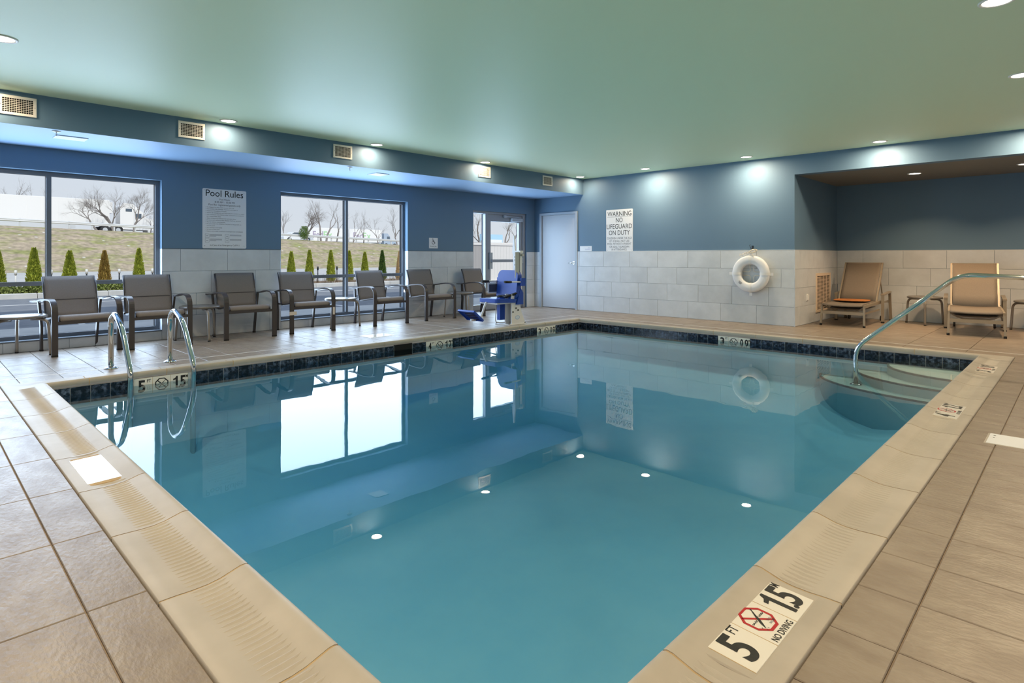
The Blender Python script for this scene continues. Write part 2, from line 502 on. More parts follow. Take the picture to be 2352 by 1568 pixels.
# floor tiles on one 0.62 x 0.31 m grid
GX, GY, TX, TY, G = -0.378, 0.395, 0.6205, 0.31, 0.0045
pieces = []
kx0, kx1 = math.floor((XL - GX) / TX), math.ceil((XR - GX) / TX)
ky0, ky1 = math.floor((YF - GY) / TY), math.ceil((AYB - GY) / TY)
for i in range(kx0, kx1):
    for j in range(ky0, ky1):
        x0, x1 = max(GX + i * TX, XL), min(GX + (i + 1) * TX, XR)
        y0, y1 = max(GY + j * TY, YF), min(GY + (j + 1) * TY, AYB)
        if x1 - x0 < 0.01 or y1 - y0 < 0.01: continue
        if y0 >= YB - 0.002 and x1 < AX + 0.02: continue
        if y0 >= YB - 0.002: x0 = max(x0, AX)
        ix0, ix1, iy0, iy1 = max(x0, CO[0]), min(x1, CO[1]), max(y0, CO[2]), min(y1, CO[3])
        rects = []
        if ix0 < ix1 and iy0 < iy1:
            if y0 < iy0: rects.append((x0, x1, y0, iy0))
            if iy1 < y1: rects.append((x0, x1, iy1, y1))
            if x0 < ix0: rects.append((x0, ix0, iy0, iy1))
            if ix1 < x1: rects.append((ix1, x1, iy0, iy1))
        else:
            rects.append((x0, x1, y0, y1))
        for r in rects:
            if r[1] - r[0] < 0.012 or r[3] - r[2] < 0.012: continue
            pr = [project((x, y, 0)) for x in r[:2] for y in r[2:]]
            area = 0
            if all(pr):
                xs = [p[0] for p in pr]; ys = [p[1] for p in pr]
                if max(xs) > -60 and min(xs) < 2412 and max(ys) > 0 and min(ys) < 1628:
                    area = (min(max(xs), 2400) - max(min(xs), -50)) * (min(max(ys), 1600) - min(ys))
            pieces.append((area, r))
pieces.sort(key=lambda p: -p[0])
shared = {}
rest = MB()
for n, (area, r) in enumerate(pieces):
    g = G / 2
    w, d = r[1] - r[0] - G, r[3] - r[2] - G
    if n < 300 and area > 0:
        key = (round(w, 3), round(d, 3))
        if key not in shared:
            shared[key] = MB().slab(-w / 2, w / 2, -d / 2, d / 2, -0.0079, 0.0, 0.0025).mesh('tile')
        obj('tile', shared[key], M_['ftile'], floor, ((r[0] + r[1]) / 2, (r[2] + r[3]) / 2, 0))
    else:
        rest.slab(r[0] + g, r[1] - g, r[2] + g, r[3] - g, -0.0079, 0.0, 0.0025)
o = obj('tiles_out_of_view', rest, M_['ftile'], floor); o['kind'] = 'stuff'

# walls
def wall_left_mesh():
    mb = MB()
    a, b = -9.09, XL - 0.01
    edges = [YF, WIN[0][0], WIN[0][1], WIN[1][0], WIN[1][1], DOOR[0], DOOR[1], AYB]
    for k in (0, 2, 4, 6): mb.box(a, b, edges[k], edges[k + 1], -0.2, H + 0.2)
    for y0, y1, z0, z1 in WIN:
        mb.box(a, b, y0, y1, -0.2, z0 - 0.012); mb.box(a, b, y0, y1, z1, H + 0.2)
    mb.box(a, b, DOOR[0], DOOR[1], DOOR[2], H + 0.2)
    return mb
wall_left = struct('wall_left', wall_left_mesh(), M_['wall'], 'slate blue window wall with stone tile below')
mb = MB()
D2 = (-8.723, -7.671, 2.075)             # inner door frame
mb.box(XL - 0.01, D2[0], YB + 0.01, YB + 0.2, -0.2, H + 0.2)
mb.box(D2[0], D2[1], YB + 0.01, YB + 0.2, D2[2], H + 0.2)
mb.box(D2[1], AX - 0.01, YB + 0.01, YB + 0.2, -0.2, H + 0.2)
mb.box(AX - 0.01, XR, YB + 0.01, YB + 0.2, AH, H + 0.2)
wall_back = struct('wall_back', mb, M_['wall'], 'slate blue end wall with grey stone tile below')
mb = MB().box(AX - 0.2, AX - 0.01, YB + 0.2, AYB + 0.2, -0.2, AH + 0.2)
wall_alc_side = struct('wall_recess_side', mb, M_['wall'], 'short side wall of the lounger recess')
mb = MB().box(AX - 0.01, XR, AYB + 0.01, AYB + 0.2, -0.2, AH + 0.2)
wall_alc_back = struct('wall_recess_back', mb, M_['wall'], 'rear wall of the lounger recess')
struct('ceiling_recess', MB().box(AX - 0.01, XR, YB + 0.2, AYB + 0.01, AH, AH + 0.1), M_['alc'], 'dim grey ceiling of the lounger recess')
struct('wall_right', MB().box(XR, XR + 0.2, YF, AYB + 0.2, -0.2, H + 0.2), M_['wall'], 'slate blue wall beside the camera')
struct('wall_front', MB().box(-9.09, XR + 0.2, YF - 0.2, YF, -0.2, H + 0.2), M_['wall'], 'slate blue wall behind the camera')
struct('ceiling', MB().box(XS, XR, YF, YB + 0.01, H, H + 0.15), M_['ceil'], 'pale green flat ceiling over the pool')
struct('ceiling_soffit', MB().box(XL - 0.01, XS, YF, YB + 0.01, HS, H + 0.15), M_['wall'], 'blue dropped soffit along the window wall')
struct('ceiling_soffit_underside', MB().box(XL - 0.01, XS - 0.0005, YF, YB + 0.01, HS - 0.0006, HS - 0.0001), M_['soffit_daylit'], 'underside of the window wall soffit, daylight brightness put into its blue')  # thin sheet added to carry the lighter, daylit blue
# rest of the building above, which shades the car park
struct('wall_upper_storeys', MB().box(-9.09, 6.0, -9, 14.0, H + 0.2, 8.6), M_['stucco'], 'upper storeys of the building')
struct('wall_outside', MB().box(-9.09, -8.95, AYB + 0.2, 14.0, -0.2, H + 0.2).box(-9.09, -8.95, -9, YF - 0.2, -0.2, H + 0.2), M_['stucco'], 'outer wall face beyond the pool room')

# wall tiles: 0.61 x 0.305 m, each row shifted by a third
ROW, LEN, WG = TH / 4, 0.6165, 0.003
wt_shared = {}
def wall_tiles(parent, plane, axis, x0, x1, z0, z1, org, sign, front):
    """tiles on a wall; axis 'x' or 'y' runs along the wall, plane is the face coordinate"""
    off = (0.0, 0.398, 0.199, 0.0)
    for r in range(4):
        zt, zb = TH - r * ROW, TH - (r + 1) * ROW
        zb, zt = max(zb, z0), min(zt, z1)
        if zt - zb < 0.02: continue
        k = math.floor((x0 - org - off[r]) / LEN) - 1
        while True:
            a, b = org + off[r] + k * LEN, org + off[r] + (k + 1) * LEN
            k += 1
            if a >= x1: break
            a, b = max(a, x0), min(b, x1)
            if b - a < 0.015: continue
            w, h = b - a - WG, zt - zb - WG
            key = (axis, sign, round(w, 3), round(h, 3))
            if key not in wt_shared:
                m_ = MB().slab(-w / 2, w / 2, -h / 2, h / 2, 0.0002, 0.0098, 0.002)
                # local: x along the wall, y up, z out of the wall
                wt_shared[key] = m_.mesh('tile')
            if axis == 'y': Mx = frame((plane - sign * 0.01, (a + b) / 2, (zb + zt) / 2), (0, sign, 0), (0, 0, 1))
            else: Mx = frame(((a + b) / 2, plane - sign * 0.01, (zb + zt) / 2), (-sign, 0, 0), (0, 0, 1))
            obj('tile', wt_shared[key], M_['wtile'], parent, M=Mx)
LO = 2.629
for y0, y1 in ((YF, WIN[0][0]), (WIN[0][1], WIN[1][0]), (WIN[1][1], DOOR[0]), (DOOR[1], YB)):
    if y1 < 0.3: continue
    wall_tiles(wall_left, XL, 'y', y0, y1, 0, TH, LO, 1, 1)
for y0, y1, z0, z1 in WIN:
    wall_tiles(wall_left, XL, 'y', y0, y1, 0, z0 - 0.012, LO, 1, 1)
wall_tiles(wall_back, YB, 'x', XL, D2[0], 0, TH, -7.62, -1, 1)
wall_tiles(wall_back, YB, 'x', D2[1], AX, 0, TH, -7.62, -1, 1)
wall_tiles(wall_alc_side, AX, 'y', YB + 0.001, AYB, 0, TH, 10.1, 1, 1)
wall_tiles(wall_alc_back, AYB, 'x', AX, XR, 0, TH, -2.885, -1, 1)
# plain tile facing on the two walls the camera never sees
struct('trim_1', MB().box(XR - 0.01, XR - 0.0001, YF + 0.01, AYB, 0, TH), M_['wtile'], 'tile facing of the right wall')
struct('trim_2', MB().box(XL, XR - 0.01, YF + 0.0001, YF + 0.01, 0, TH), M_['wtile'], 'tile facing of the wall behind the camera')
# grout bed behind tiles is the wall itself; bright metal edge strip on top of the tiles
mb = MB()
for y0, y1 in ((WIN[0][1], WIN[1][0]), (WIN[1][1], DOOR[0]), (DOOR[1], YB)):
    mb.box(XL - 0.0098, XL + 0.001, y0, y1, TH, TH + 0.006)
struct('trim_3', mb, M_['alu'], 'thin metal edge on top of the window wall tile')
mb = MB()
mb.box(D2[1], AX + 0.001, YB - 0.001, YB + 0.0098, TH, TH + 0.006)
mb.box(AX, XR, AYB - 0.001, AYB + 0.0098, TH, TH + 0.006)
mb.box(AX - 0.0098, AX + 0.001, YB, AYB, TH, TH + 0.006)
struct('trim_4', mb, M_['white'], 'thin white edge on top of the end wall tile')
mb = MB().box(AX - 0.012, AX + 0.0015, YB - 0.0015, YB + 0.012, 0, TH)
struct('trim_5', mb, M_['wtile'], 'corner strip of the lounger recess')

# windows
def make_window(n, y0, y1, z0, z1, label):
    w = struct('window_%d' % n, None, None, label)
    w.location = (0, 0, 0)
    xf, xb, t = -8.985, -9.075, 0.05
    ym = (y0 + y1) / 2
    def bar(name, a, b, c, d, x0=xb, x1=xf):
        o = obj(name, MB().box(x0, x1, a, b, c, d), M_['alu'], w)
        return o
    bar('window_head', y0, y1, z1 - t, z1)
    bar('window_sill_frame', y0, y1, z0, z0 + t)
    bar('window_jamb', y0, y0 + t, z0 + t, z1 - t)
    bar('window_jamb', y1 - t, y1, z0 + t, z1 - t)
    bar('mullion', ym - t / 2, ym + t / 2, z0 + t, z1 - t, xb, xf + 0.004)
    zt = 0.79
    for a, b in ((y0 + t, ym - t / 2), (ym + t / 2, y1 - t)):
        bar('transom', a, b, zt - t / 2, zt + t / 2, xb, xf - 0.003)
        for c, d in ((z0 + t, zt - t / 2), (zt + t / 2, z1 - t)):
            obj('pane', MB().box(-9.036, -9.030, a, b, c, d), M_['glass'], w)
    obj('stool', MB().slab(-8.985, XL + 0.006, y0, y1, z0 - 0.012, z0 + 0.004, 0.003), M_['alu'], w)
    return w
make_window(1, *WIN[0], 'wide aluminium window left of the pool rules sign')
make_window(2, *WIN[1], 'wide aluminium window between the two armchair pairs')
for k, (y0, y1, z0, z1) in enumerate(WIN):
    mb = MB()
    if k == 1 or True:
        mb.box(-8.985, XL, y1 - 0.0001, y1 + 0.004, z0, TH)
    struct('trim_%d' % (6 + k), mb, M_['wtile'], 'tile return in the jamb of window %d' % (k + 1))

# exterior glazed door with side light
d1 = struct('door_1', None, None, 'glazed aluminium exit door with side light')
y0, y1, zt = DOOR
xf, xb = -8.93, -9.05
P1 = lambda n, mb, m=M_['extframe']: obj(n, mb, m, d1)
P1('door_jamb', MB().box(xb, xf, y0, y0 + 0.05, 0, zt - 0.05))
P1('door_jamb', MB().box(xb, xf, 9.53, y1, 0, zt - 0.05))
P1('door_head', MB().box(xb, xf, y0, y1, zt - 0.05, zt))
P1('mullion', MB().box(xb, xf, 8.40, 8.47, 0, zt - 0.05))
P1('threshold', MB().box(xb, xf, y0 + 0.05, 9.53, 0.0, 0.015), M_['alu'])
P1('side_light_rail', MB().box(xb + 0.02, xf - 0.02, y0 + 0.05, 8.40, 0.015, 0.12))
P1('pane', MB().box(-9.0, -8.994, y0 + 0.05, 8.40, 0.12, zt - 0.05), M_['glass'])
leaf = P1('door_leaf', MB().box(xb + 0.03, xf - 0.02, 8.475, 8.57, 0.016, zt - 0.055).box(xb + 0.03, xf - 0.02, 9.43, 9.525, 0.016, zt - 0.055)
          .box(xb + 0.03, xf - 0.02, 8.57, 9.43, 0.016, 0.26).box(xb + 0.03, xf - 0.02, 8.57, 9.43, 1.86, zt - 0.055))
obj('pane', MB().box(-9.0, -8.994, 8.57, 9.43, 0.26, 1.86), M_['glass'], leaf)
obj('push_bar', MB().box(xf - 0.0, xf + 0.06, 8.53, 9.47, 1.00, 1.06), M_['extframe'], leaf)
obj('bar_housing', MB().box(xf - 0.019, xf + 0.03, 8.50, 8.58, 0.86, 1.20), M_['doorframe'], leaf)
obj('bar_end', MB().box(xf - 0.019, xf + 0.05, 9.43, 9.50, 0.98, 1.08), M_['doorframe'], leaf)
P1('door_closer', MB().box(xf - 0.02, xf + 0.05, 9.15, 9.48, 1.88, 1.95).box(xf + 0.01, xf + 0.03, 8.95, 9.40, 1.965, 1.985).box(xf + 0.0, xf + 0.05, 8.92, 8.99, 1.955, 2.0), M_['doorframe'])

# inner door in the end wall
d2 = struct('door_2', None, None, 'plain pale painted metal door in the corner')
x0, x1, zt = D2
P2 = lambda n, mb, m=M_['doorframe']: obj(n, mb, m, d2)
P2('door_jamb', MB().box(x0, x0 + 0.05, YB - 0.012, YB + 0.18, 0, zt))
P2('door_jamb', MB().box(x1 - 0.05, x1, YB - 0.012, YB + 0.18, 0, zt))
P2('door_head', MB().box(x0 + 0.05, x1 - 0.05, YB - 0.012, YB + 0.18, zt - 0.05, zt))
P2('door_stop', MB().box(x0 + 0.05, x0 + 0.066, YB + 0.075, YB + 0.11, 0, zt - 0.05).box(x1 - 0.066, x1 - 0.05, YB + 0.075, YB + 0.11, 0, zt - 0.05))
leaf = P2('door_leaf', MB().box(x0 + 0.054, x1 - 0.054, YB + 0.028, YB + 0.072, 0.012, zt - 0.054), M_['doorleaf'])
mb = MB()
hx, hz, hy = x1 - 0.115, 0.985, YB + 0.028
mb.tube([(hx, hy, hz), (hx, hy - 0.012, hz)], 0.036, 20)
mb.tube([(hx, hy - 0.012, hz), (hx, hy - 0.055, hz)], 0.011, 12)
obj('handle_rose', mb, M_['chrome'], leaf)
obj('handle_lever', MB().tube([(hx + 0.008, hy - 0.052, hz), (hx - 0.03, hy - 0.054, hz), (hx - 0.115, hy - 0.05, hz - 0.004)], [0.012, 0.011, 0.009], 12), M_['chrome'], leaf)

# joint strips in the deck
struct('trim_8', MB().box(-6.994, -6.978, 0.30, 8.872, -0.003, 0.0012), M_['white'], 'pale expansion joint along the window side deck')
struct('trim_9', MB().box(-6.978, XR, 8.858, 8.872, -0.003, 0.0012), M_['white'], 'pale expansion joint along the far deck')

# ---------------------------------------------------------------- swimming pool
WZ = -0.10                                # water level
TZ0, TZ1 = -0.187, -0.036                 # waterline tile band
pool = thing('swimming_pool', 'rectangular indoor swimming pool with cream coping and navy waterline tile', 'pool')
mb = MB()
d_n, d_f = -1.25, -0.86                   # floor depth at the near and far end
b = 0.16
w0 = [(PL, PN), (PR, PN), (PR, PF), (PL, PF)]
top = [(x, y, -0.036) for x, y in w0]
bot = [(PL, PN, d_n), (PR, PN, d_n), (PR, PF, d_f), (PL, PF, d_f)]
RC, NC = 1.5, 14
v = list(top)
for k in range(NC + 1):
    a = k / NC * PI / 2
    i_, z_ = RC * (1 - math.cos(a)), 0.72 * (1 - math.sin(a))
    for (x, y, z), (sx, sy) in zip(bot, ((1, 1), (-1, 1), (-1, -1), (1, -1))):
        v.append((x + sx * i_, y + sy * i_, z + z_))
f = [(4 * r + q, 4 * r + (q + 1) % 4, 4 * r + 4 + (q + 1) % 4, 4 * r + 4 + q) for r in range(NC + 1) for q in range(4)]
f.append(tuple(range(len(v) - 4, len(v))))
mb.add(v, f, True)
obj('basin', mb, M_['plaster'], pool)

# waterline tiles, left and far wall, leaving gaps for depth markers and skimmer mouth
PT = 0.1545
tile_me = MB().slab(-PT / 2 + 0.0015, PT / 2 - 0.0015, -0.0745, 0.0745, 0.0003, 0.008, 0.0015).mesh('waterline_tile')
bandz = (TZ0 + TZ1) / 2
gapsL = [(1.455, 1.995), (4.39, 4.68), (4.905, 5.372), (7.155, 7.622)]
gapsF = [(-3.835, -3.371)]
def band(lo, hi, gaps, mk, phase=0.0):
    segs, a = [], lo
    for g0, g1 in gaps:
        segs.append((a, g0)); a = g1
    segs.append((a, hi))
    for s0, s1 in segs:
        n = max(1, round((s1 - s0) / PT))
        for k in range(n):
            o = obj('waterline_tile', tile_me, M_['pooltile'], pool, M=mk(s0 + (k + 0.5) * (s1 - s0) / n))
            o.scale.x = (s1 - s0) / n / PT
band(PN + 0.01, PF - 0.01, gapsL, lambda s: frame((PL, s, bandz), (0, 1, 0), (0, 0, 1)))
band(PL + 0.01, PR - 0.01, gapsF, lambda s: frame((s, PF, bandz), (1, 0, 0), (0, 0, 1)))
mb = MB()
mb.box(PL + 0.0002, PL + 0.006, PN, PF, TZ0, TZ1).box(PL, PR, PF - 0.006, PF - 0.0002, TZ0, TZ1)
obj('tile_grout', mb, mat('waterline_grout', srgb(176, 182, 186), 0.8), pool)
# skimmer mouth
mb = MB()
ya, yb_ = 4.393, 4.677
mb.box(PL - 0.005, PL + 0.0085, ya, yb_, -0.185, -0.028)
obj('skimmer_mouth', mb, M_['dark'], pool)

# coping stones with mitred corners
PROF = [(0.002, -0.03), (0.002, 0.003), (0.006, 0.006), (0.05, 0.0055), (0.10, 0.003), (0.15, 0.0035), (0.19, 0.009), (0.225, 0.019),
        (0.255, 0.0275), (0.272, 0.0285), (0.283, 0.024), (0.288, 0.012), (0.2885, -0.006), (0.284, -0.022), (0.274, -0.034), (0.20, -0.0355)]
def prof_z(w):
    for (a, za), (b_, zb) in zip(PROF[2:10], PROF[3:11]):
        if a <= w <= b_: return za + (zb - za) * (w - a) / (b_ - a)
    return 0.005
OX0, OX1, OY0, OY1 = CO
SIDES = {'near': (OX1 - OX0, lambda s, w: (OX0 + s, OY0 + w)),
         'far': (OX1 - OX0, lambda s, w: (OX0 + s, OY1 - w)),
         'left': (OY1 - OY0, lambda s, w: (OX0 + w, OY0 + s)),
         'right': (OY1 - OY0, lambda s, w: (OX1 - w, OY0 + s))}
def coping(side, joints, ribs=0.0, skip=()):
    L, f = SIDES[side]
    js = [0.0] + sorted(j for j in joints if 0.12 < j < L - 0.12) + [L]
    for k in range(len(js) - 1):
        a, e = js[k] + 0.004, js[k + 1] - 0.004
        mb = MB(); v = []
        for s in (a, e):
            for w, z in PROF:
                ss = min(max(s, w + 0.001), L - w - 0.001)
                x, y = f(ss, w); v.append((x, y, z))
        n = len(PROF)
        fl = side in ('far', 'left')
        q = [(i, i + 1, n + i + 1, n + i) for i in range(n - 1)]
        q = [t if not fl else t[::-1] for t in q]
        mb.add(v, q, True)
        mb.add(v, [tuple(range(n)), tuple(range(2 * n - 1, n - 1, -1))])
        st = obj('coping_stone', mb, M_['coping'], pool)
        if ribs:
            rm = MB()
            s = max(a, 0.30) + 0.012
            while s < min(e, L - 0.3) - 0.008:
                if not any(g0 < s < g1 for g0, g1 in skip):
                    vv = []
                    for w, hw, hh in ((0.088, 0.0008, 0.0), (0.115, 0.008, 0.8), (0.145, 0.0105, 1.0), (0.175, 0.008, 0.8), (0.205, 0.0008, 0.0)):
                        z = prof_z(w)
                        for ds, dz in ((-hw, -0.0005), (0, hh * ribs), (hw, -0.0005)):
                            x, y = f(s + ds, w); vv.append((x, y, z + dz))
                    fc = []
                    for i in range(4):
                        fc += [(3 * i, 3 * i + 1, 3 * i + 4, 3 * i + 3), (3 * i + 1, 3 * i + 2, 3 * i + 5, 3 * i + 4)]
                    rm.add(vv, [t if fl or side == 'near' else t[::-1] for t in fc])
                s += 0.0288
            if rm.v:
                r = obj('grip_ribs', rm, M_['coping'], st); r['kind'] = 'stuff'
nj = [OX0 * -1 + x for x in (-5.886, -5.262, -4.640, -4.010, -3.380, -2.752, -2.125, -1.50)]
coping('near', nj, 0.0036, skip=[(-OX0 - 3.99, -OX0 - 3.42)])
coping('right', [y - OY0 for y in (1.46, 2.08, 2.69, 3.31, 3.93, 4.55, 5.17, 5.79, 6.41, 7.03, 7.65)], 0.0028,
       skip=[(1.52 - OY0, 2.09 - OY0), (4.92 - OY0, 5.50 - OY0), (7.08 - OY0, 7.75 - OY0)])
coping('far', [x - OX0 for x in (-5.759, -5.142, -4.532, -3.914, -3.291, -2.678, -2.038, -1.438)])
coping('left', [y - OY0 for y in [1.15 + 0.622 * k for k in range(12)]])
# mortar in the coping joints
mb = MB()
for side in SIDES:
    L, f = SIDES[side]
    pts = []
    v = []
    for s in (0.0, L):
        for w, z in PROF[1:15]:
            ss = min(max(s, w + 0.004), L - w - 0.004)
            x, y = f(ss, w - 0.0025 if w > 0.1 else w); v.append((x, y, z - 0.0022))
    n = 14
    q = [(i, i + 1, n + i + 1, n + i) for i in range(n - 1)]
    mb.add(v, q if side in ('near', 'right') else [t[::-1] for t in q], True)
obj('coping_mortar', mb, M_['cgrout'], pool)

# depth markers: three tiles with print
def no_dive(parent, cx, cy, R, ring, z=0.0006):
    oc = lambda r: [(cx + r * math.cos(PI / 8 + k * PI / 4), cy + r * math.sin(PI / 8 + k * PI / 4)) for k in range(8)]
    o1, o2 = oc(R), oc(R * 0.83)
    mb = MB()
    v = [(x, y, z) for x, y in o1] + [(x, y, z) for x, y in o2]
    mb.add(v, [(k, (k + 1) % 8, 8 + (k + 1) % 8, 8 + k) for k in range(8)])
    a, b_, t = R * 0.62, R * 0.62, R * 0.075
    mb.add([(cx - a - t * .7, cy + b_ - t * .7, z), (cx - a + t * .7, cy + b_ + t * .7, z), (cx + a + t * .7, cy - b_ + t * .7, z), (cx + a - t * .7, cy - b_ - t * .7, z)], [(3, 2, 1, 0)])
    obj('no_diving_symbol', mb, ring, parent)
    # diver and waves
    z2 = z + 0.0004
    mb = MB()
    def stroke(p, w):
        for i in range(len(p) - 1):
            (xa, ya_), (xb_, yb2) = p[i], p[i + 1]
            dx, dy = xb_ - xa, yb2 - ya_
            l_ = math.hypot(dx, dy); nx, ny = -dy / l_, dx / l_
            wa = w[i] if isinstance(w, list) else w
            wb = w[i + 1] if isinstance(w, list) else w
            q = [(xa + nx * wa, ya_ + ny * wa, z2), (xa - nx * wa, ya_ - ny * wa, z2), (xb_ - nx * wb, yb2 - ny * wb, z2), (xb_ + nx * wb, yb2 + ny * wb, z2)]
            mb.add([(cx + R * a_, cy + R * b2, c_) for a_, b2, c_ in q], [(0, 1, 2, 3)])
    stroke([(0.50, 0.62), (0.42, 0.50), (0.20, 0.26), (0.0, 0.0), (-0.18, -0.22), (-0.26, -0.32), (-0.40, -0.52), (-0.44, -0.58)], [0.05, 0.03, 0.05, 0.085, 0.075, 0.07, 0.03, 0.02])
    for x0 in (-0.70, -0.53, -0.36):
        stroke([(x0, 0.02), (x0 + 0.05, -0.07), (x0 + 0.12, -0.06), (x0 + 0.17, 0.03)], 0.02)
    for x0 in (0.22, 0.39, 0.56):
        stroke([(x0, 0.10), (x0 + 0.05, 0.01), (x0 + 0.12, 0.02), (x0 + 0.17, 0.11)], 0.02)
    for p in ([(-0.55, -0.42), (-0.62, -0.50)], [(-0.32, -0.62), (-0.28, -0.70)], [(-0.50, -0.66), (-0.53, -0.74)]):
        stroke(p, 0.015)
    obj('diver_figure', mb, M_['black'], parent)

def depth_marker(M, ft, m1, m2, W=0.464, full=False, ring=None, name='depth_marker'):
    h = 0.151
    t = W / 3
    p = obj(name, MB().slab(-W / 2, W / 2, -h / 2, h / 2, -0.006, -0.0004, 0.001), M_['cgrout'], pool, M=M)
    for k in range(3):
        obj('marker_tile', MB().slab(-W / 2 + k * t + 0.001, -W / 2 + (k + 1) * t - 0.001, -h / 2, h / 2, -0.004, 0.0, 0.001), M_['markwhite'], p)
    ring = ring or M_['black']
    c = [-W / 2 + t * (k + 0.5) for k in range(3)]
    if ft is None: return p
    B = 0.028
    lettering(ft, p, M_['black'], c[0] - 0.014, 0.0, h=0.115, w=0.062, z=0.0006, bold=B, name='numeral')
    lettering('FT', p, M_['black'], c[0] + 0.047, 0.045, h=0.030, w=0.034, z=0.0006, bold=0.012, name='unit_letters')
    if m1 == '1':
        x1 = c[2] - 0.034
        poly = [(x1, -0.0575), (x1 + 0.019, -0.0575), (x1 + 0.019, 0.0575), (x1 + 0.006, 0.0575), (x1 - 0.004, 0.040), (x1 - 0.022, 0.033), (x1 - 0.022, 0.018), (x1, 0.024)]
        obj('numeral', MB().prism(poly, 0.0002, 0.0007), M_['black'], p)
    else:
        lettering(m1, p, M_['black'], c[2] - 0.038, 0.0, h=0.115, w=0.046, z=0.0006, bold=B, name='numeral')
    lettering('.', p, M_['black'], c[2] - 0.002, -0.049, h=0.017, z=0.0006, name='decimal_point')
    lettering(m2, p, M_['black'], c[2] + 0.031, 0.0, h=0.115, w=0.052, z=0.0006, bold=B, name='numeral')
    lettering('M', p, M_['black'], c[2] + 0.066, 0.045, h=0.030, w=0.018, z=0.0006, bold=0.012, name='unit_letters')
    if full:
        no_dive(p, c[1], 0.012, 0.058, ring)
        lettering('NO DIVING', p, M_['black'], c[1], -0.060, h=0.021, w=0.128, z=0.0006, bold=0.02)
        lettering('TOO', p, M_['greyprint'], c[1] + 0.024, -0.011, h=0.007, z=0.0011)
        lettering('SHALLOW', p, M_['greyprint'], c[1] + 0.022, -0.022, h=0.007, w=0.030, z=0.0011)
    else:
        no_dive(p, c[1], 0.0, 0.062, ring)
    return p
for y, (f_, a, c_) in ((1.725, ('5', '1', '5')), (5.1385, ('4', '1', '2')), (7.3885, ('3', '0', '9'))):
    depth_marker(frame((PL + 0.0085, y, bandz), (0, 1, 0), (0, 0, 1)), f_, a, c_)
depth_marker(frame((-3.603, PF - 0.0085, bandz), (1, 0, 0), (0, 0, 1)), '3', '0', '9')
for y, (f_, a, c_) in ((1.805, ('5', '1', '5')), (5.21, ('4', '1', '2')), (7.42, ('3', '0', '9'))):
    mx = frame((-0.700, y, 0.0105), (0, 1, 0.0), (-1, 0, 0.055))
    obj('marker_pocket', MB().slab(-0.262, 0.262, -0.098, 0.098, -0.012, -0.0015, 0.004), M_['coping'], pool, M=mx)
    depth_marker(mx, f_, a, c_, full=True, ring=M_['red'])
mx = frame((-3.70, 0.692, 0.0085), (-1, 0, 0), (0, -1, -0.03))
obj('marker_pocket', MB().slab(-0.262, 0.262, -0.098, 0.098, -0.012, -0.0015, 0.004), M_['cgrout'], pool, M=mx)
depth_marker(mx, None, None, None)

# corner entry steps
def step(rx, ry, z, zb, edge=True):
    c = (PR, PF)
    n = 28
    arc = [(c[0] - rx * math.cos(k * PI / 2 / n), c[1] - ry * math.sin(k * PI / 2 / n)) for k in range(n + 1)]
    o = obj('entry_step', MB().prism(arc + [c], zb, z), M_['stepplaster'], pool)
    if not edge: return
    mb = MB()
    v = []
    for (x, y) in arc:
        dx, dy = x - c[0], y - c[1]
        l_ = math.hypot(dx, dy)
        v += [(x, y, z + 0.002), (x - dx / l_ * 0.022, y - dy / l_ * 0.022, z + 0.002), (x + dx / l_ * 0.002, y + dy / l_ * 0.002, z + 0.002), (x + dx / l_ * 0.002, y + dy / l_ * 0.002, z - 0.018)]
    f = []
    for k in range(n):
        f += [(4 * k, 4 * k + 1, 4 * k + 5, 4 * k + 4), (4 * k + 2, 4 * k + 3, 4 * k + 7, 4 * k + 6)]
    mb.add(v, f)
    obj('step_edge', mb, M_['step_edge'], o)
step(0.86, 0.70, -0.17, -0.9)
step(1.20, 0.83, -0.27, -0.9)
step(1.60, 0.98, -0.38, -0.9)
# floor drains
for x, y in ((-5.9, 2.05), (-2.45, 1.75)):
    z = d_n + (d_f - d_n) * (y - PN) / (PF - PN)
    mb = MB().lathe([(0.13, 0.0), (0.13, 0.012), (0.10, 0.03), (0.02, 0.036), (0.0, 0.036)], (x, y, z), 28)
    dr = obj('floor_drain', mb, M_['plaster'], pool)
    rb = MB()
    for k in range(20):
        a = 2 * PI * k / 20
        rb.tube([(x + 0.04 * math.cos(a), y + 0.04 * math.sin(a), z + 0.037), (x + 0.12 * math.cos(a), y + 0.12 * math.sin(a), z + 0.022)], 0.005, 4)
    r = obj('drain_ribs', rb, mat('drain_rib', srgb(150, 180, 186), 0.7), dr); r['kind'] = 'stuff'

mb = MB().box(PL - 0.004, PR + 0.004, PN - 0.004, PF + 0.004, -1.6, WZ)
water = tag(obj('pool_water', mb, M_['water']), 'still teal water filling the swimming pool', 'water', kind='stuff')

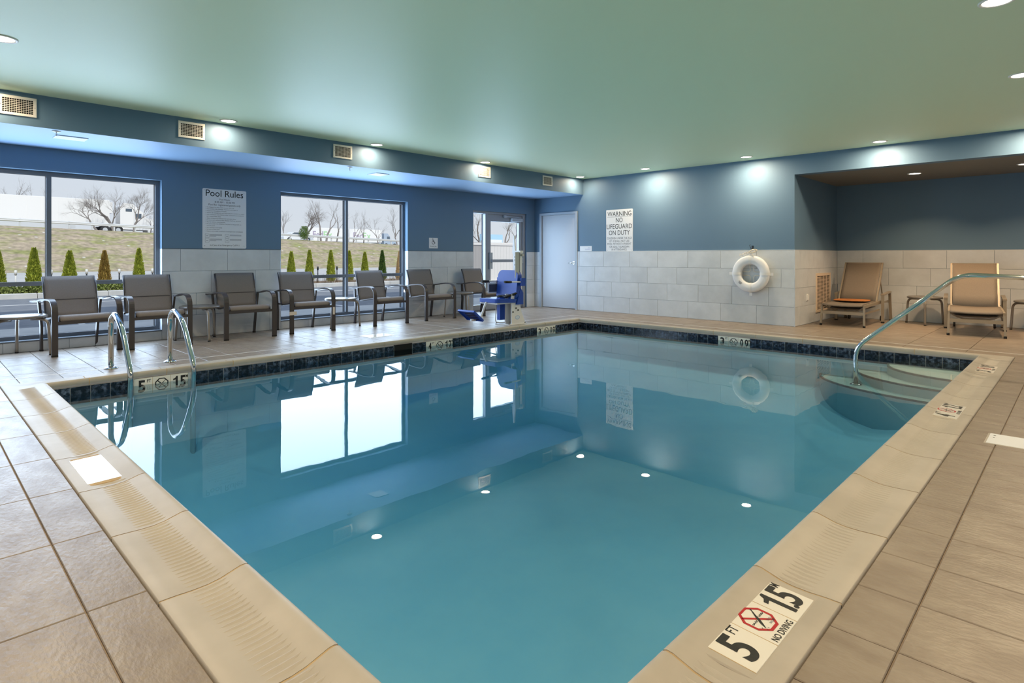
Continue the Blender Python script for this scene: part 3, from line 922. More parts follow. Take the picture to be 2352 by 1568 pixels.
# skimmer lids in the deck
t = thing('skimmer_lid', 'white skimmer lid in the deck between window armchairs and pool', 'lid', (-7.16, 4.64, 0))
obj('lid_frame', MB().slab(-0.14, 0.14, -0.20, 0.20, -0.004, 0.003, 0.002), M_['white'], t)
obj('lid_plate', MB().slab(-0.12, 0.12, -0.18, 0.18, 0.0, 0.005, 0.002), M_['markwhite'], t)
t = thing('skimmer_lid', 'pale rectangular access lid in the right deck, cut by the photo edge', 'lid', (-0.20, 4.63, 0))
obj('lid_frame', MB().slab(-0.235, 0.30, -0.135, 0.135, -0.004, 0.002, 0.0015), M_['coping'], t)
lp = obj('lid_plate', MB().slab(-0.225, 0.29, -0.125, 0.125, 0.0, 0.004, 0.0015), M_['signwhite'], t)
for x, y, r_ in ((-0.20, 0.075, 0.007), (-0.20, 0.02, 0.005), (-0.045, -0.02, 0.012)):
    obj('screw_hole', MB().lathe([(r_, 0.0041), (0.0, 0.0043)], (x, y, 0), 12), M_['dark'], lp)

# ---------------------------------------------------------------- rails
def bend(pts, r, n=6):
    """round the corners of a polyline"""
    P = [Vector(p) for p in pts]; out = [P[0]]
    for i in range(1, len(P) - 1):
        a, b_, c_ = P[i - 1], P[i], P[i + 1]
        d = min(r, (a - b_).length * 0.48, (c_ - b_).length * 0.48)
        p0, p1 = b_ + (a - b_).normalized() * d, b_ + (c_ - b_).normalized() * d
        for k in range(n + 1):
            q = k / n
            out.append(p0 * (1 - q) ** 2 + b_ * 2 * q * (1 - q) + p1 * q * q)
    out.append(P[-1])
    return out
def escutcheon(parent, x, y, z=0.0, r=0.062):
    obj('escutcheon', MB().lathe([(r, 0.0), (r, 0.004), (r * 0.85, 0.012), (0.027, 0.022), (0.0255, 0.022)], (x, y, z), 28), M_['steel'], parent)
for y, lab in ((1.43, 'stainless grab rail nearer the photo edge, arching from deck into pool'),
               (1.96, 'stainless grab rail on the right of the pair at the pool edge')):
    t = thing('grab_rail', lab, 'grab rail', (-6.96, y, 0), group='grab rails at the deep end')
    p = bend([(0, 0, 0.002), (0, 0, 0.50), (0.14, 0, 0.56), (0.42, 0, 0.46), (0.74, 0, 0.05), (0.71, 0, -0.14), (0.71, 0, -0.95)], 0.17, 8)
    obj('rail', MB().tube(p, 0.0245, 16), M_['steel'], t)
    escutcheon(t, 0, 0, 0.001)
t = thing('handrail', 'long polished steel handrail rising from the pool steps to the deck', 'handrail', (-1.92, 7.74, 0))
p = bend([(0, 0, -0.375), (0, 0, 0.06), (0.98, 0, 0.925), (1.70, 0, 0.895), (1.95, 0, 0.75), (1.95, 0, 0.0)], 0.13, 8)
obj('rail', MB().tube(p, 0.0245, 16), M_['steel'], t)
escutcheon(t, 0, 0, -0.379)
escutcheon(t, 1.95, 0, 0.001)

# ---------------------------------------------------------------- armchairs
def make_chair():
    c = bpy.data.objects.new('armchair', None); COL.objects.link(c)
    for s in (-1, 1):
        y = s * 0.318
        # front leg and the arm it bends into
        obj('leg', MB().box(0.298, 0.322, y - 0.029, y + 0.029, 0.018, 0.50), M_['bronze'], c)
        obj('leg_foot', MB().box(0.297, 0.323, y - 0.030, y + 0.030, 0.0, 0.018), M_['foot'], c)
        arc = [(0.31, y, 0.50)] + [(0.31 - 0.13 + 0.13 * math.cos(a), y, 0.50 + 0.125 * math.sin(a)) for a in [k * PI / 2 / 8 for k in range(1, 9)]]
        arm = arc + [(0.08, y + s * 0.004, 0.628), (-0.06, y + s * 0.010, 0.618), (-0.20, y + s * 0.014, 0.598), (-0.31, y + s * 0.022, 0.588), (-0.37, y + s * 0.030, 0.590)]
        obj('armrest', MB().strip(arm, (0, 1, 0), 0.058, 0.016), M_['bronze'], c)
        # rear leg
        rl = [(-0.325, s * 0.275, 0.018), (-0.295, s * 0.285, 0.30), (-0.285, s * 0.310, 0.582)]
        obj('rear_leg', MB().strip(rl, (0, 1, 0), 0.026, 0.040), M_['bronze'], c)
        obj('leg_foot', MB().box(-0.347, -0.305, s * 0.275 - 0.015, s * 0.275 + 0.015, 0.0, 0.018), M_['foot'], c)
        # side rail carrying the sling, with brackets to legs
        prof = [(0.285, 0.385), (0.282, 0.415), (0.262, 0.433), (0.20, 0.437), (0.05, 0.420), (-0.10, 0.398), (-0.185, 0.392), (-0.215, 0.41), (-0.235, 0.47),
                (-0.250, 0.56), (-0.268, 0.66), (-0.300, 0.77), (-0.345, 0.872)]
        obj('sling_rail', MB().tube([(x, s * 0.262, z) for x, z in prof], 0.0125, 8), M_['bronze'], c)
        obj('rail_bracket', MB().box(-0.29, -0.19, s * 0.278 - 0.008, s * 0.278 + 0.008, 0.392, 0.414), M_['bronze'], c)
    obj('front_bar', MB().box(0.296, 0.318, -0.29, 0.29, 0.352, 0.386), M_['bronze'], c)
    obj('back_bar', MB().tube([(-0.268, -0.262, 0.60), (-0.292, 0, 0.60), (-0.268, 0.262, 0.60)], 0.011, 8), M_['bronze'], c)
    obj('back_bar_shadow', MB().strip([(-0.2425 - 0.018 * (1 - q * q), q * 0.245, 0.602) for q in [-1 + k / 6 for k in range(13)]], (0, 0, 1), 0.008, 0.0016), M_['bronze'], c)  # shadow of the back bar through the sling, modelled as a dark strip
    def sheet(prof, n=10, sag=0.0, th=0.004):
        mb = MB(); v = []
        for x, z in prof:
            for k in range(n + 1):
                q = -1 + 2 * k / n
                v.append((x - sag * (1 - q * q), q * 0.262, z))
        m_ = n + 1
        mb.add(v, [(i * m_ + k, i * m_ + k + 1, (i + 1) * m_ + k + 1, (i + 1) * m_ + k) for i in range(len(prof) - 1) for k in range(n)], True)
        return mb
    seat = [(0.290, 0.378), (0.296, 0.40), (0.292, 0.422), (0.276, 0.440), (0.25, 0.449), (0.20, 0.450), (0.05, 0.430), (-0.10, 0.408), (-0.185, 0.402)]
    o = obj('seat_sling', sheet(seat), M_['sling'], c)
    md = o.modifiers.new('thickness', 'SOLIDIFY'); md.thickness = 0.004
    back = [(-0.200, 0.400), (-0.222, 0.46), (-0.238, 0.55), (-0.255, 0.65), (-0.288, 0.76), (-0.315, 0.825), (-0.340, 0.880)]
    o = obj('back_sling', sheet(back, sag=0.018), M_['sling'], c)
    md = o.modifiers.new('thickness', 'SOLIDIFY'); md.thickness = 0.004
    return c
proto = make_chair()
CH = [(1.435, -8.545, 7, 'brown sling armchair, leftmost of the row, beside the round table at the photo edge'),
      (2.20, -8.455, 0, 'brown sling armchair second from left, just behind the pool grab rails'),
      (3.297, -8.46, -2, 'brown sling armchair under the pool rules sign'),
      (4.206, -8.465, -3, 'brown sling armchair with white tags on both front legs'),
      (5.540, -8.455, 2, 'brown sling armchair before the right half of the second window'),
      (6.611, -8.49, 0, 'brown sling armchair against the tiled wall below the pool lift sign'),
      (7.87, -8.42, 4, 'brown sling armchair partly hidden behind the blue pool lift')]
for i, (y, x, r, lab) in enumerate(CH):
    o = proto if i == 0 else copy_tree(proto)
    o.location = (x, y, 0); o.rotation_euler.z = math.radians(r)
    tag(o, lab, 'armchair', 'armchairs along the window wall')
    if i == 3:
        for s in (-1, 1):
            obj('paper_tag', MB().cbox((0.326, s * 0.318 + (0.012 if s < 0 else 0.0), 0.30), (0.006, 0.105 if s < 0 else 0.03, 0.05 if s < 0 else 0.11)), M_['paper'], o)
    if i == 5:
        obj('paper_tag', MB().cbox((-0.29, -0.325, 0.50), (0.05, 0.05, 0.05)), M_['paper'], o)

# ---------------------------------------------------------------- round side tables on three bent legs
def make_table():
    c = bpy.data.objects.new('side_table', None); COL.objects.link(c)
    R = 0.245
    prof = [(0.0, 0.425), (R - 0.02, 0.425), (R, 0.428), (R + 0.003, 0.438), (R, 0.452), (R - 0.012, 0.457), (R - 0.02, 0.452), (0.0, 0.452)]
    obj('table_top', MB().lathe(prof, n=40), M_['tabletop'], c)
    for k in range(3):
        a = 2 * PI * k / 3
        ca, sa = math.cos(a), math.sin(a)
        pts = bend([(0.10, 0, 0.412), (0.265, 0, 0.410), (0.285, 0, 0.10), (0.292, 0, 0.006)], 0.12, 7)
        obj('leg', MB().tube([(p.x * ca, p.x * sa, p.z) for p in pts], 0.0165, 10), M_['tableleg'], c)
        obj('leg_bracket', MB().strip([(0.16 * ca, 0.16 * sa, 0.412), (0.22 * ca, 0.22 * sa, 0.395)], (-sa, ca, 0), 0.03, 0.008), M_['tableleg'], c)
        obj('leg_foot', MB().lathe([(0.018, 0.0), (0.018, 0.012), (0.0, 0.012)], (0.292 * ca, 0.292 * sa, 0), 10), M_['foot'], c)
    return c
proto_t = make_table()
TB = [(-8.56, 0.90, 60, 'round side table cut by the left photo edge before the first window'),
      (-8.53, 2.76, 4, 'round side table between the second and third armchairs from left'),
      (-8.52, 4.85, 60, 'round side table between the two armchairs before the second window'),
      (-8.38, 7.23, -6, 'round side table next to the blue pool lift footrest'),
      (-1.90, 11.76, 40, 'round side table between the two loungers in the recess'),
      (-0.53, 11.72, 165, 'round side table cut by the right photo edge in the recess')]
for i, (x, y, r, lab) in enumerate(TB):
    o = proto_t if i == 0 else copy_tree(proto_t)
    o.location = (x, y, 0); o.rotation_euler.z = math.radians(r)
    tag(o, lab, 'side table', 'round side tables')

# ---------------------------------------------------------------- chaise loungers in the recess (local x points to the foot end)
def make_lounger():
    c = bpy.data.objects.new('chaise_lounger', None); COL.objects.link(c)
    for s in (-1, 1):
        y = s * 0.305
        # foot leg, slightly splayed
        obj('foot_leg', MB().strip([(0.98, y + s * 0.008, 0.025), (0.945, y - s * 0.002, 0.335)], (0, 1, 0), 0.026, 0.032), M_['lframe'], c)
        obj('leg_foot', MB().tube([(0.983, y + s * 0.008, 0.0), (0.980, y + s * 0.008, 0.032)], 0.019, 10), M_['foot'], c)
        obj('side_rail', MB().strip([(0.965, y, 0.322), (0.55, y, 0.335), (0.0, y, 0.345), (-0.14, y, 0.35)], (0, 1, 0), 0.026, 0.045), M_['lframe'], c)
        obj('lower_rail', MB().strip([(0.95, y, 0.215), (0.0, y, 0.225)], (0, 1, 0), 0.016, 0.026), M_['lframe'], c)
        # arm frame
        ya = s * 0.355
        obj('arm_leg', MB().strip([(0.0, ya, 0.022), (-0.012, ya, 0.462)], (0, 1, 0), 0.042, 0.03), M_['lframe'], c)
        obj('leg_foot', MB().box(-0.018, 0.018, ya - 0.024, ya + 0.024, 0.0, 0.024), M_['foot'], c)
        obj('arm_leg', MB().strip([(-0.58, ya, 0.022), (-0.50, ya, 0.500)], (0, 1, 0), 0.036, 0.045), M_['lframe'], c)
        obj('leg_foot', MB().box(-0.60, -0.56, ya - 0.022, ya + 0.022, 0.0, 0.024), M_['foot'], c)
        obj('armrest', MB().strip([(0.012, ya, 0.470), (-0.25, ya, 0.488), (-0.50, ya, 0.505)], (0, 1, 0), 0.052, 0.024), M_['lframe'], c)
        obj('arm_tie', MB().strip([(-0.008, s * 0.335, 0.335), (-0.53, s * 0.335, 0.345)], (0, 1, 0), 0.018, 0.03), M_['lframe'], c)
        # backrest stile and its folding strut
        obj('back_stile', MB().strip([(0.10, s * 0.285, 0.350), (-0.14, s * 0.285, 0.70), (-0.335, s * 0.285, 1.0)], (0, 1, 0), 0.024, 0.032), M_['lframe'], c)
        obj('back_strut', MB().tube([(-0.20, s * 0.27, 0.78), (-0.42, s * 0.27, 0.36)], 0.009, 8), M_['lframe'], c)
        obj('wheel', MB().tube([(-0.40, s * 0.25 - 0.014, 0.045), (-0.40, s * 0.25 + 0.014, 0.045)], 0.045, 16), M_['ldark'], c)
    obj('foot_bar', MB().box(0.945, 0.972, -0.30, 0.30, 0.188, 0.236), M_['lframe'], c)
    obj('head_bar', MB().strip([(-0.335, -0.297, 1.0), (-0.335, 0.297, 1.0)], (0, 0, 1), 0.028, 0.02), M_['lframe'], c)
    cb = bend([(0.90, -0.295, 0.315), (0.82, -0.18, 0.235), (0.82, 0.18, 0.235), (0.90, 0.295, 0.315)], 0.06, 5)
    obj('cross_brace', MB().tube(cb, 0.012, 8), M_['lframe'], c)
    cb = bend([(0.62, -0.295, 0.315), (0.56, -0.20, 0.245), (0.56, 0.20, 0.245), (0.62, 0.295, 0.315)], 0.06, 5)
    obj('cross_brace', MB().tube(cb, 0.012, 8), M_['lframe'], c)
    obj('storage_tray', MB().box(0.05, 0.70, -0.26, 0.26, 0.268, 0.278), M_['ldark'], c)
    def sheet(p, hw):
        mb = MB(); v = []
        for x, z in p:
            for q in (-1, -0.8, -0.4, 0, 0.4, 0.8, 1): v.append((x, q * hw, z - 0.012 * (1 - q * q)))
        mb.add(v, [(i * 7 + k, i * 7 + k + 1, i * 7 + k + 8, i * 7 + k + 7) for i in range(len(p) - 1) for k in range(6)], True)
        return mb
    o = obj('seat_sling', sheet([(0.985, 0.325), (0.982, 0.345), (0.965, 0.355), (0.90, 0.360), (0.50, 0.366), (0.12, 0.376)], 0.290), M_['lsling'], c)
    o.modifiers.new('thickness', 'SOLIDIFY').thickness = 0.005
    o = obj('back_sling', sheet([(0.115, 0.366), (0.0, 0.535), (-0.12, 0.705), (-0.32, 1.01)], 0.268), M_['lsling'], c)
    o.modifiers.new('thickness', 'SOLIDIFY').thickness = 0.005
    return c
lg = make_lounger()
lg.location = (-2.79, 11.44, 0); lg.rotation_euler.z = math.radians(-90)
tag(lg, 'tan chaise lounger with an orange pad on its seat beside the wall grille', 'lounger', 'loungers in the recess')
l2 = copy_tree(lg)
l2.location = (-1.205, 11.36, 0); l2.rotation_euler.z = math.radians(-90 + 7)
tag(l2, 'tan chaise lounger standing behind the long steel handrail', 'lounger', 'loungers in the recess')
mb = MB()
oct_ = [(0.27, -0.10), (0.22, -0.24), (0.05, -0.265), (-0.12, -0.24), (-0.17, -0.08), (-0.17, 0.10), (-0.12, 0.24), (0.06, 0.265), (0.22, 0.235), (0.27, 0.10)]
mb.prism([(x * 0.9, y) for x, y in oct_], -0.003, 0.003)
o = tag(obj('seat_pad', mb, M_['orange']), 'flat orange pad lying on the lounger seat', 'pad')
o.matrix_basis = Matrix.Translation((-2.80, 11.10, 0.392)) @ Matrix.Rotation(math.radians(-90), 4, 'Z') @ Matrix.Rotation(math.radians(1.5), 4, 'Y')

# ---------------------------------------------------------------- life ring
t = thing('life_ring', 'white life ring buoy with grab lines hanging on the tiled end wall', 'life ring', (-3.985, YB - 0.068, 0.832))
mb = MB(); v = []
NR, NS, RM, ra, rb2 = 56, 16, 0.232, 0.077, 0.052
for i in range(NR):
    a = 2 * PI * i / NR
    for k in range(NS):
        b_ = 2 * PI * k / NS
        cb_, sb_ = math.cos(b_), math.sin(b_)
        e = 0.75
        r = RM + ra * math.copysign(abs(cb_) ** e, cb_)
        v.append((r * math.cos(a), -rb2 * math.copysign(abs(sb_) ** e, sb_), r * math.sin(a)))
mb.add(v, [(i * NS + k, ((i + 1) % NR) * NS + k, ((i + 1) % NR) * NS + (k + 1) % NS, i * NS + (k + 1) % NS) for i in range(NR) for k in range(NS)], True)
ring = obj('ring_body', mb, M_['ring'], t)
for k in range(4):
    a = k * PI / 2
    mb = MB(); v = []
    for da in (-0.085, 0.085):
        for q in range(NS + 1):
            b_ = 2 * PI * q / NS
            cb_, sb_ = math.cos(b_), math.sin(b_)
            r = RM + (ra + 0.004) * math.copysign(abs(cb_) ** .75, cb_)
            v.append((r * math.cos(a) - da * 0.26 * math.sin(a), -(rb2 + 0.004) * math.copysign(abs(sb_) ** .75, sb_), r * math.sin(a) + da * 0.26 * math.cos(a)))
    n = NS + 1
    mb.add(v, [(q, q + 1, n + q + 1, n + q) for q in range(NS)], True)
    r0 = RM + ra
    for dz in (0,):
        mb.cbox((r0 + 0.028, 0, 0), (0.056, 0.012, 0.046), Matrix.Rotation(-a, 4, 'Y'))
    obj('strap_band', mb, M_['white'], t)
    a2 = a + PI / 4
    # inner grab line, bowed towards the centre
    p0, p1 = Vector((0.157 * math.cos(a + 0.22), 0.045, 0.157 * math.sin(a + 0.22))), Vector((0.157 * math.cos(a + PI / 2 - 0.22), 0.045, 0.157 * math.sin(a + PI / 2 - 0.22)))
    pm = Vector((0.035 * math.cos(a2), 0.045, 0.035 * math.sin(a2)))
    obj('grab_line', MB().tube(bend([p0, pm, p1], 0.05, 6), 0.0055, 6), M_['rope'], t)
for k, s_ in enumerate((0.016, 0.008, 0.0, -0.008, -0.016)):
    obj('ring_print', MB().cbox((0, 0, 0), (0.070 - 0.006 * k, 0.0006, 0.0028), Matrix.Translation((-0.158 + s_ * 0.62, -0.0535, -0.150 + s_ * 0.79)) @ Matrix.Rotation(math.radians(38), 4, 'Y')), M_['navyprint'], ring)
random.seed(5)
pts = []
for k in range(46):
    q = k / 45
    if q < 0.3: pts.append((-0.145 + q * 0.42, -0.02 + 0.02 * math.sin(k * 1.7), 0.315 + 0.05 * q / 0.3 + 0.018 * math.sin(k * 2.1)))
    else: pts.append((0.035 + 0.055 * math.cos(k * 1.15) + 0.02 * math.sin(k * 0.37), -0.02 + 0.03 * math.sin(k * 0.9), 0.375 + 0.032 * math.sin(k * 1.15 + 0.6)))
obj('throw_rope', MB().tube(pts, 0.0048, 6), M_['rope'], t)
obj('rope_loop', MB().tube([(-0.145, -0.02, 0.315), (-0.175, -0.02, 0.325), (-0.18, -0.02, 0.30), (-0.15, -0.02, 0.285), (-0.10, -0.03, 0.30), (0.0, -0.03, 0.345), (0.05, -0.045, 0.33), (0.06, -0.05, 0.27)], 0.0048, 6), M_['rope'], t)
t = thing('wall_hook', 'dark metal hook holding the life ring rope', 'hook', (-3.985, YB, 1.255))
obj('hook_plate', MB().box(-0.014, 0.014, 0.002, 0.0098, -0.03, 0.045), M_['hook'], t)
obj('hook_prong', MB().tube([(0, 0.004, -0.005), (0, -0.055, -0.012), (0, -0.085, 0.01), (-0.012, -0.088, 0.045), (-0.006, -0.08, 0.062)], 0.0045, 8), M_['hook'], t)

# ---------------------------------------------------------------- pool lift (seat looks towards -Y)
t = thing('pool_lift', 'blue and white pool lift chair on a white mast at the pool edge', 'pool lift', (-6.85, 7.02, 0))
mb = MB().slab(-0.17, 0.16, -0.20, 0.22, 0.0, 0.014, 0.004)
base = obj('base_plate', mb, M_['liftwhite'], t)
for x, y in ((-0.15, -0.18), (0.14, -0.18), (0.14, 0.20), (-0.15, 0.20)):
    obj('anchor_bolt', MB().lathe([(0.012, 0.014), (0.012, 0.024), (0.0, 0.024)], (x, y, 0), 8), M_['hook'], base)
# pedestal side cheeks
cheek = [(-0.115, 0.014), (0.21, 0.014), (0.12, 0.20), (0.085, 0.30), (0.085, 0.50), (-0.115, 0.50)]
for x in (-0.01, 0.125):
    o = obj('pedestal_cheek', MB().prism(cheek, x - 0.012, x + 0.012, axis='x'), M_['liftwhite'], t)
    if x > 0.1:
        # oval maker's plate
        mb = MB()
        v = [(0.1385, 0.02 + 0.055 * math.cos(k * PI / 12), 0.115 + 0.032 * math.sin(k * PI / 12)) for k in range(24)]
        mb.add(v, [tuple(range(24))])
        obj('oval_plate', mb, mat('oval_blue_ring', srgb(120, 160, 214), 0.4), o)
        mb = MB()
        v = [(0.1390, 0.02 + 0.048 * math.cos(k * PI / 12), 0.115 + 0.026 * math.sin(k * PI / 12)) for k in range(24)]
        mb.add(v, [tuple(range(24))])
        obj('oval_plate_face', mb, mat('oval_pale_face', srgb(206, 222, 240), 0.4), o)
obj('pedestal_web', MB().box(0.0, 0.115, 0.06, 0.085, 0.02, 0.50), M_['liftwhite'], t)
for y, z in ((-0.09, 0.21), (-0.02, 0.27), (0.03, 0.235)):
    obj('pivot_bolt', MB().tube([(0.13, y, z), (0.15, y, z)], 0.012, 10), M_['hook'], t)
obj('battery_leg', MB().box(-0.10, -0.03, -0.22, -0.10, 0.075, 0.44), M_['liftblue'], t)
# mast: two posts and the actuator tube
obj('mast_post', MB().box(-0.02, 0.035, 0.08, 0.135, 0.45, 1.20), M_['liftwhite'], t)
obj('mast_post', MB().box(0.08, 0.135, 0.08, 0.135, 0.45, 1.17), M_['liftwhite'], t)
obj('actuator', MB().tube([(0.058, 0.105, 0.30), (0.058, 0.105, 1.05)], 0.022, 14), M_['liftgrey'], t)
obj('mast_head', MB().box(-0.03, 0.15, 0.07, 0.145, 1.17, 1.215), M_['liftwhite'], t)
obj('mast_pin', MB().tube([(0.14, 0.108, 1.14), (0.19, 0.108, 1.14)], 0.018, 10), M_['liftgrey'], t)
blade = [(-0.045, 1.20), (0.02, 1.20), (0.012, 1.27), (-0.005, 1.47), (-0.022, 1.47), (-0.045, 1.24)]
obj('signal_blade', MB().prism([(x, z) for x, z in blade], 0.085, 0.11, axis='y'), M_['liftwhite'], t)
# control box
cb = obj('control_box', MB().slab(-0.045, 0.045, -0.26, 0.26, 0.0, 0.07, 0.008), M_['liftgrey'], t, M=frame((0.135, 0.06, 0.93), (0.7, -0.7, 0), (0, 0, 1)))
obj('warning_sticker', MB().box(-0.03, 0.03, -0.06, 0.0, 0.0702, 0.0708), M_['orange'], cb)
for x, y in ((0, 0.18), (0, 0.13), (0, 0.05), (0.0, -0.15)):
    obj('button', MB().lathe([(0.013, 0.07), (0.013, 0.076), (0.0, 0.076)], (x, y, 0), 12), M_['ldark'], cb)
# seat shell, local: looks to -Y
SX = -0.06
def rounded(w, h, r, n=6):
    p = []
    for cx, cy, a0 in ((w / 2 - r, h / 2 - r, 0), (-w / 2 + r, h / 2 - r, 90), (-w / 2 + r, -h / 2 + r, 180), (w / 2 - r, -h / 2 + r, 270)):
        for k in range(n + 1):
            a = math.radians(a0 + 90 * k / n)
            p.append((cx + r * math.cos(a), cy + r * math.sin(a)))
    return p
tilt = Matrix.Translation((SX, 0.0, 0.64)) @ Matrix.Rotation(math.radians(-7), 4, 'X') @ Matrix.Rotation(PI / 2, 4, 'X')
o = obj('backrest', MB().prism(rounded(0.46, 0.50, 0.10), -0.07, 0.03), M_['liftblue'], t, M=tilt)
o = obj('seat', MB().prism(rounded(0.46, 0.46, 0.07), -0.03, 0.03), M_['liftblue'], t, M=Matrix.Translation((SX, -0.24, 0.40)) @ Matrix.Rotation(math.radians(-2), 4, 'X'))
obj('seat_rail', MB().box(SX - 0.20, SX + 0.20, -0.45, 0.02, 0.352, 0.372), M_['liftwhite'], t)
obj('hinge_block', MB().prism([(-0.03, 0.33), (0.12, 0.33), (0.12, 0.52), (0.06, 0.60), (0.02, 0.50)], SX + 0.15, SX + 0.235, axis='x'), M_['liftblue'], t)
mb = MB()
mb.tube(bend([(SX - 0.17, -0.02, 0.44), (SX - 0.10, -0.16, 0.452), (SX + 0.02, -0.10, 0.470), (SX + 0.12, -0.20, 0.452), (SX + 0.2, -0.06, 0.50), (SX + 0.22, -0.02, 0.52)], 0.08, 5), 0.022, 8)
obj('lap_belt', mb, M_['foot'], t)
for s, x in ((-1, SX - 0.265), (1, SX + 0.265)):
    am = obj('arm_bar', MB().tube([(x, 0.05, 0.70), (x, -0.20, 0.705)], 0.013, 10), M_['liftwhite'], t)
    obj('arm_grip', MB().tube([(x, -0.20, 0.705), (x, -0.35, 0.71)], 0.019, 12), M_['foot'], am)
    obj('arm_bracket', MB().box(x - 0.02, x + 0.02, 0.02, 0.12, 0.635, 0.765), M_['liftblue'], t)
pl = obj('instruction_placard', MB().box(SX - 0.272, SX - 0.266, -0.21, 0.03, 0.50, 0.68), M_['signwhite'], t)
obj('placard_print', MB().box(SX - 0.2655, SX - 0.265, -0.185, 0.005, 0.52, 0.65), M_['greyprint'], pl)
for y in (-0.18, 0.0):
    obj('placard_ring', MB().tube([(SX - 0.268, y, 0.675), (SX - 0.268, y, 0.715)], 0.006, 6), M_['hook'], pl)
# footrest on a bent tube
obj('footrest_tube', MB().tube(bend([(SX - 0.04, -0.36, 0.37), (SX - 0.04, -0.47, 0.385), (SX - 0.04, -0.60, 0.10), (SX - 0.04, -0.80, 0.115)], 0.14, 7), 0.018, 12), M_['liftwhite'], t)
fm = Matrix.Translation((SX - 0.04, -0.80, 0.19)) @ Matrix.Rotation(math.radians(-38), 4, 'X')
fr = obj('footrest', MB().slab(-0.19, 0.19, -0.13, 0.13, -0.018, 0.018, 0.008), M_['liftblue'], t, M=fm)
for k in range(4):
    obj('footrest_slot', MB().box(-0.02, 0.15, -0.09 + k * 0.05, -0.065 + k * 0.05, 0.0181, 0.0186).box(-0.06, 0.15, -0.09 + k * 0.05, -0.065 + k * 0.05, -0.0186, -0.0181), M_['dark'], fr)
obj('hose', MB().tube(bend([(-0.13, -0.20, 0.36), (-0.14, -0.22, 0.03), (-0.08, -0.12, 0.02), (0.02, -0.02, 0.035)], 0.05, 6), 0.008, 8), M_['liftgrey'], t)

# ---------------------------------------------------------------- signs
def plate(w, h, r, z=0.004):
    return MB().prism([(x, y) for x, y in rounded(w, h, r)], -z, 0.0)
# pool rules
W, HH = 0.602, 0.846
t = thing('pool_rules_sign', 'tall white pool rules sign between the two big windows', 'sign', M=frame((XL - 0.0055, 3.211, 1.655), (0, 1, 0), (0, 0, 1)))
obj('sign_plate', plate(W, HH, 0.018), M_['signwhite'], t)
K, N = M_['black'], M_['navyprint']
lettering('Pool Rules', t, K, 0, 0.362, h=0.092, w=0.515, z=0.0006, bold=0.004)
lettering('Pool Hours:', t, N, 0, 0.279, h=0.024, w=0.145, z=0.0006)
lettering('8:30 AM - 10:30 PM', t, N, 0, 0.239, h=0.025, w=0.275, z=0.0006)
lettering('Pool for registered guests only', t, N, 0, 0.196, h=0.034, w=0.44, z=0.0006)
RULES = [('No lifeguard on duty. Swim at your own risk.', 0.375, 1), ("NO DIVING OR JUMPING. Maximum pool depth 5'", 0.425, 1), ('Maximum Occupancy 9 People.', 0.27, 1),
         ('Owners & management not responsible for accidents or injury.', 0.52, 1), ('Non swimmers and children under 16 must be accompanied', 0.51, 1), ('by a responsible adult.', 0.19, 0),
         ('Glass containers prohibited. Do not swim alone.', 0.40, 1), ('Persons with communicable diseases shall not use pool.', 0.47, 1), ('Shower before entering pool.', 0.25, 1),
         ('Persons under the influence of alcohol or drugs shall not', 0.475, 1), ('use the pool.', 0.11, 0), ('No running or horseplay.', 0.21, 1), ('No pets in pool area.', 0.175, 1),
         ('Report any unsafe conditions to management immediately.', 0.50, 1)]
for k, (s, w, dot) in enumerate(RULES):
    y = 0.160 - 0.0262 * k
    lettering(s, t, N, -0.245, y, h=0.0165, w=w, align='L', z=0.0006)
    if dot: lettering('.', t, N, -0.263, y, h=0.004, z=0.0006, name='bullet')
for x, y in ((-0.24, -0.245), (-0.24, -0.310), (0.03, -0.245), (0.03, -0.310)):
    mb = MB()
    for a, b_, c_, d_ in ((-.027, .027, .025, .027), (-.027, .027, -.027, -.025), (-.027, -.025, -.025, .025), (.025, .027, -.025, .025)):
        mb.box(x + a, x + b_, y + c_, y + d_, 0, 0.0006)
    mb.box(x - 0.012, x + 0.012, y - 0.003, y + 0.002, 0, 0.0006)
    obj('pictogram_box', mb, M_['greyprint'], t)
    mb = MB()
    for k in range(3 if x < 0 else 2):
        mb.box(x + 0.038, x + (0.20 if k < 2 else 0.12), y + 0.018 - k * 0.012, y + 0.022 - k * 0.012, 0, 0.0006)
    obj('fine_print', mb, M_['greyprint'], t)
lettering('In Case of an Emergency Call 911', t, K, 0, -0.380, h=0.027, w=0.40, z=0.0006)
for x, y in ((-0.27, 0.40), (0.27, 0.385), (-0.27, -0.385), (0.27, -0.385)):
    obj('screw', MB().lathe([(0.004, 0), (0.004, 0.0012), (0.0, 0.0015)], (x, y, 0), 8), M_['hook'], t)
# pool lift sign
t = thing('pool_lift_sign', 'small white wheelchair sign reading Pool Lift above the tile', 'sign', M=frame((XL - 0.0055, 7.004, 1.374), (0, 1, 0), (0, 0, 1)))
obj('sign_plate', plate(0.208, 0.20, 0.004), M_['signwhite'], t)
mb = MB()
def arcstroke(mb, cx, cy, r, w, a0, a1, n=18, z=0.0006):
    v = []
    for k in range(n + 1):
        a = math.radians(a0 + (a1 - a0) * k / n)
        for q in (r - w / 2, r + w / 2): v.append((cx + q * math.cos(a), cy + q * math.sin(a), z))
    mb.add(v, [(2 * k, 2 * k + 1, 2 * k + 3, 2 * k + 2) for k in range(n)])
def seg(mb, x0, y0, x1, y1, w, z=0.0007):
    dx, dy = x1 - x0, y1 - y0; l_ = math.hypot(dx, dy); nx, ny = -dy / l_ * w / 2, dx / l_ * w / 2
    mb.add([(x0 + nx, y0 + ny, z), (x0 - nx, y0 - ny, z), (x1 - nx, y1 - ny, z), (x1 + nx, y1 + ny, z)], [(0, 1, 2, 3)])
arcstroke(mb, -0.004, 0.010, 0.031, 0.009, 140, 375)
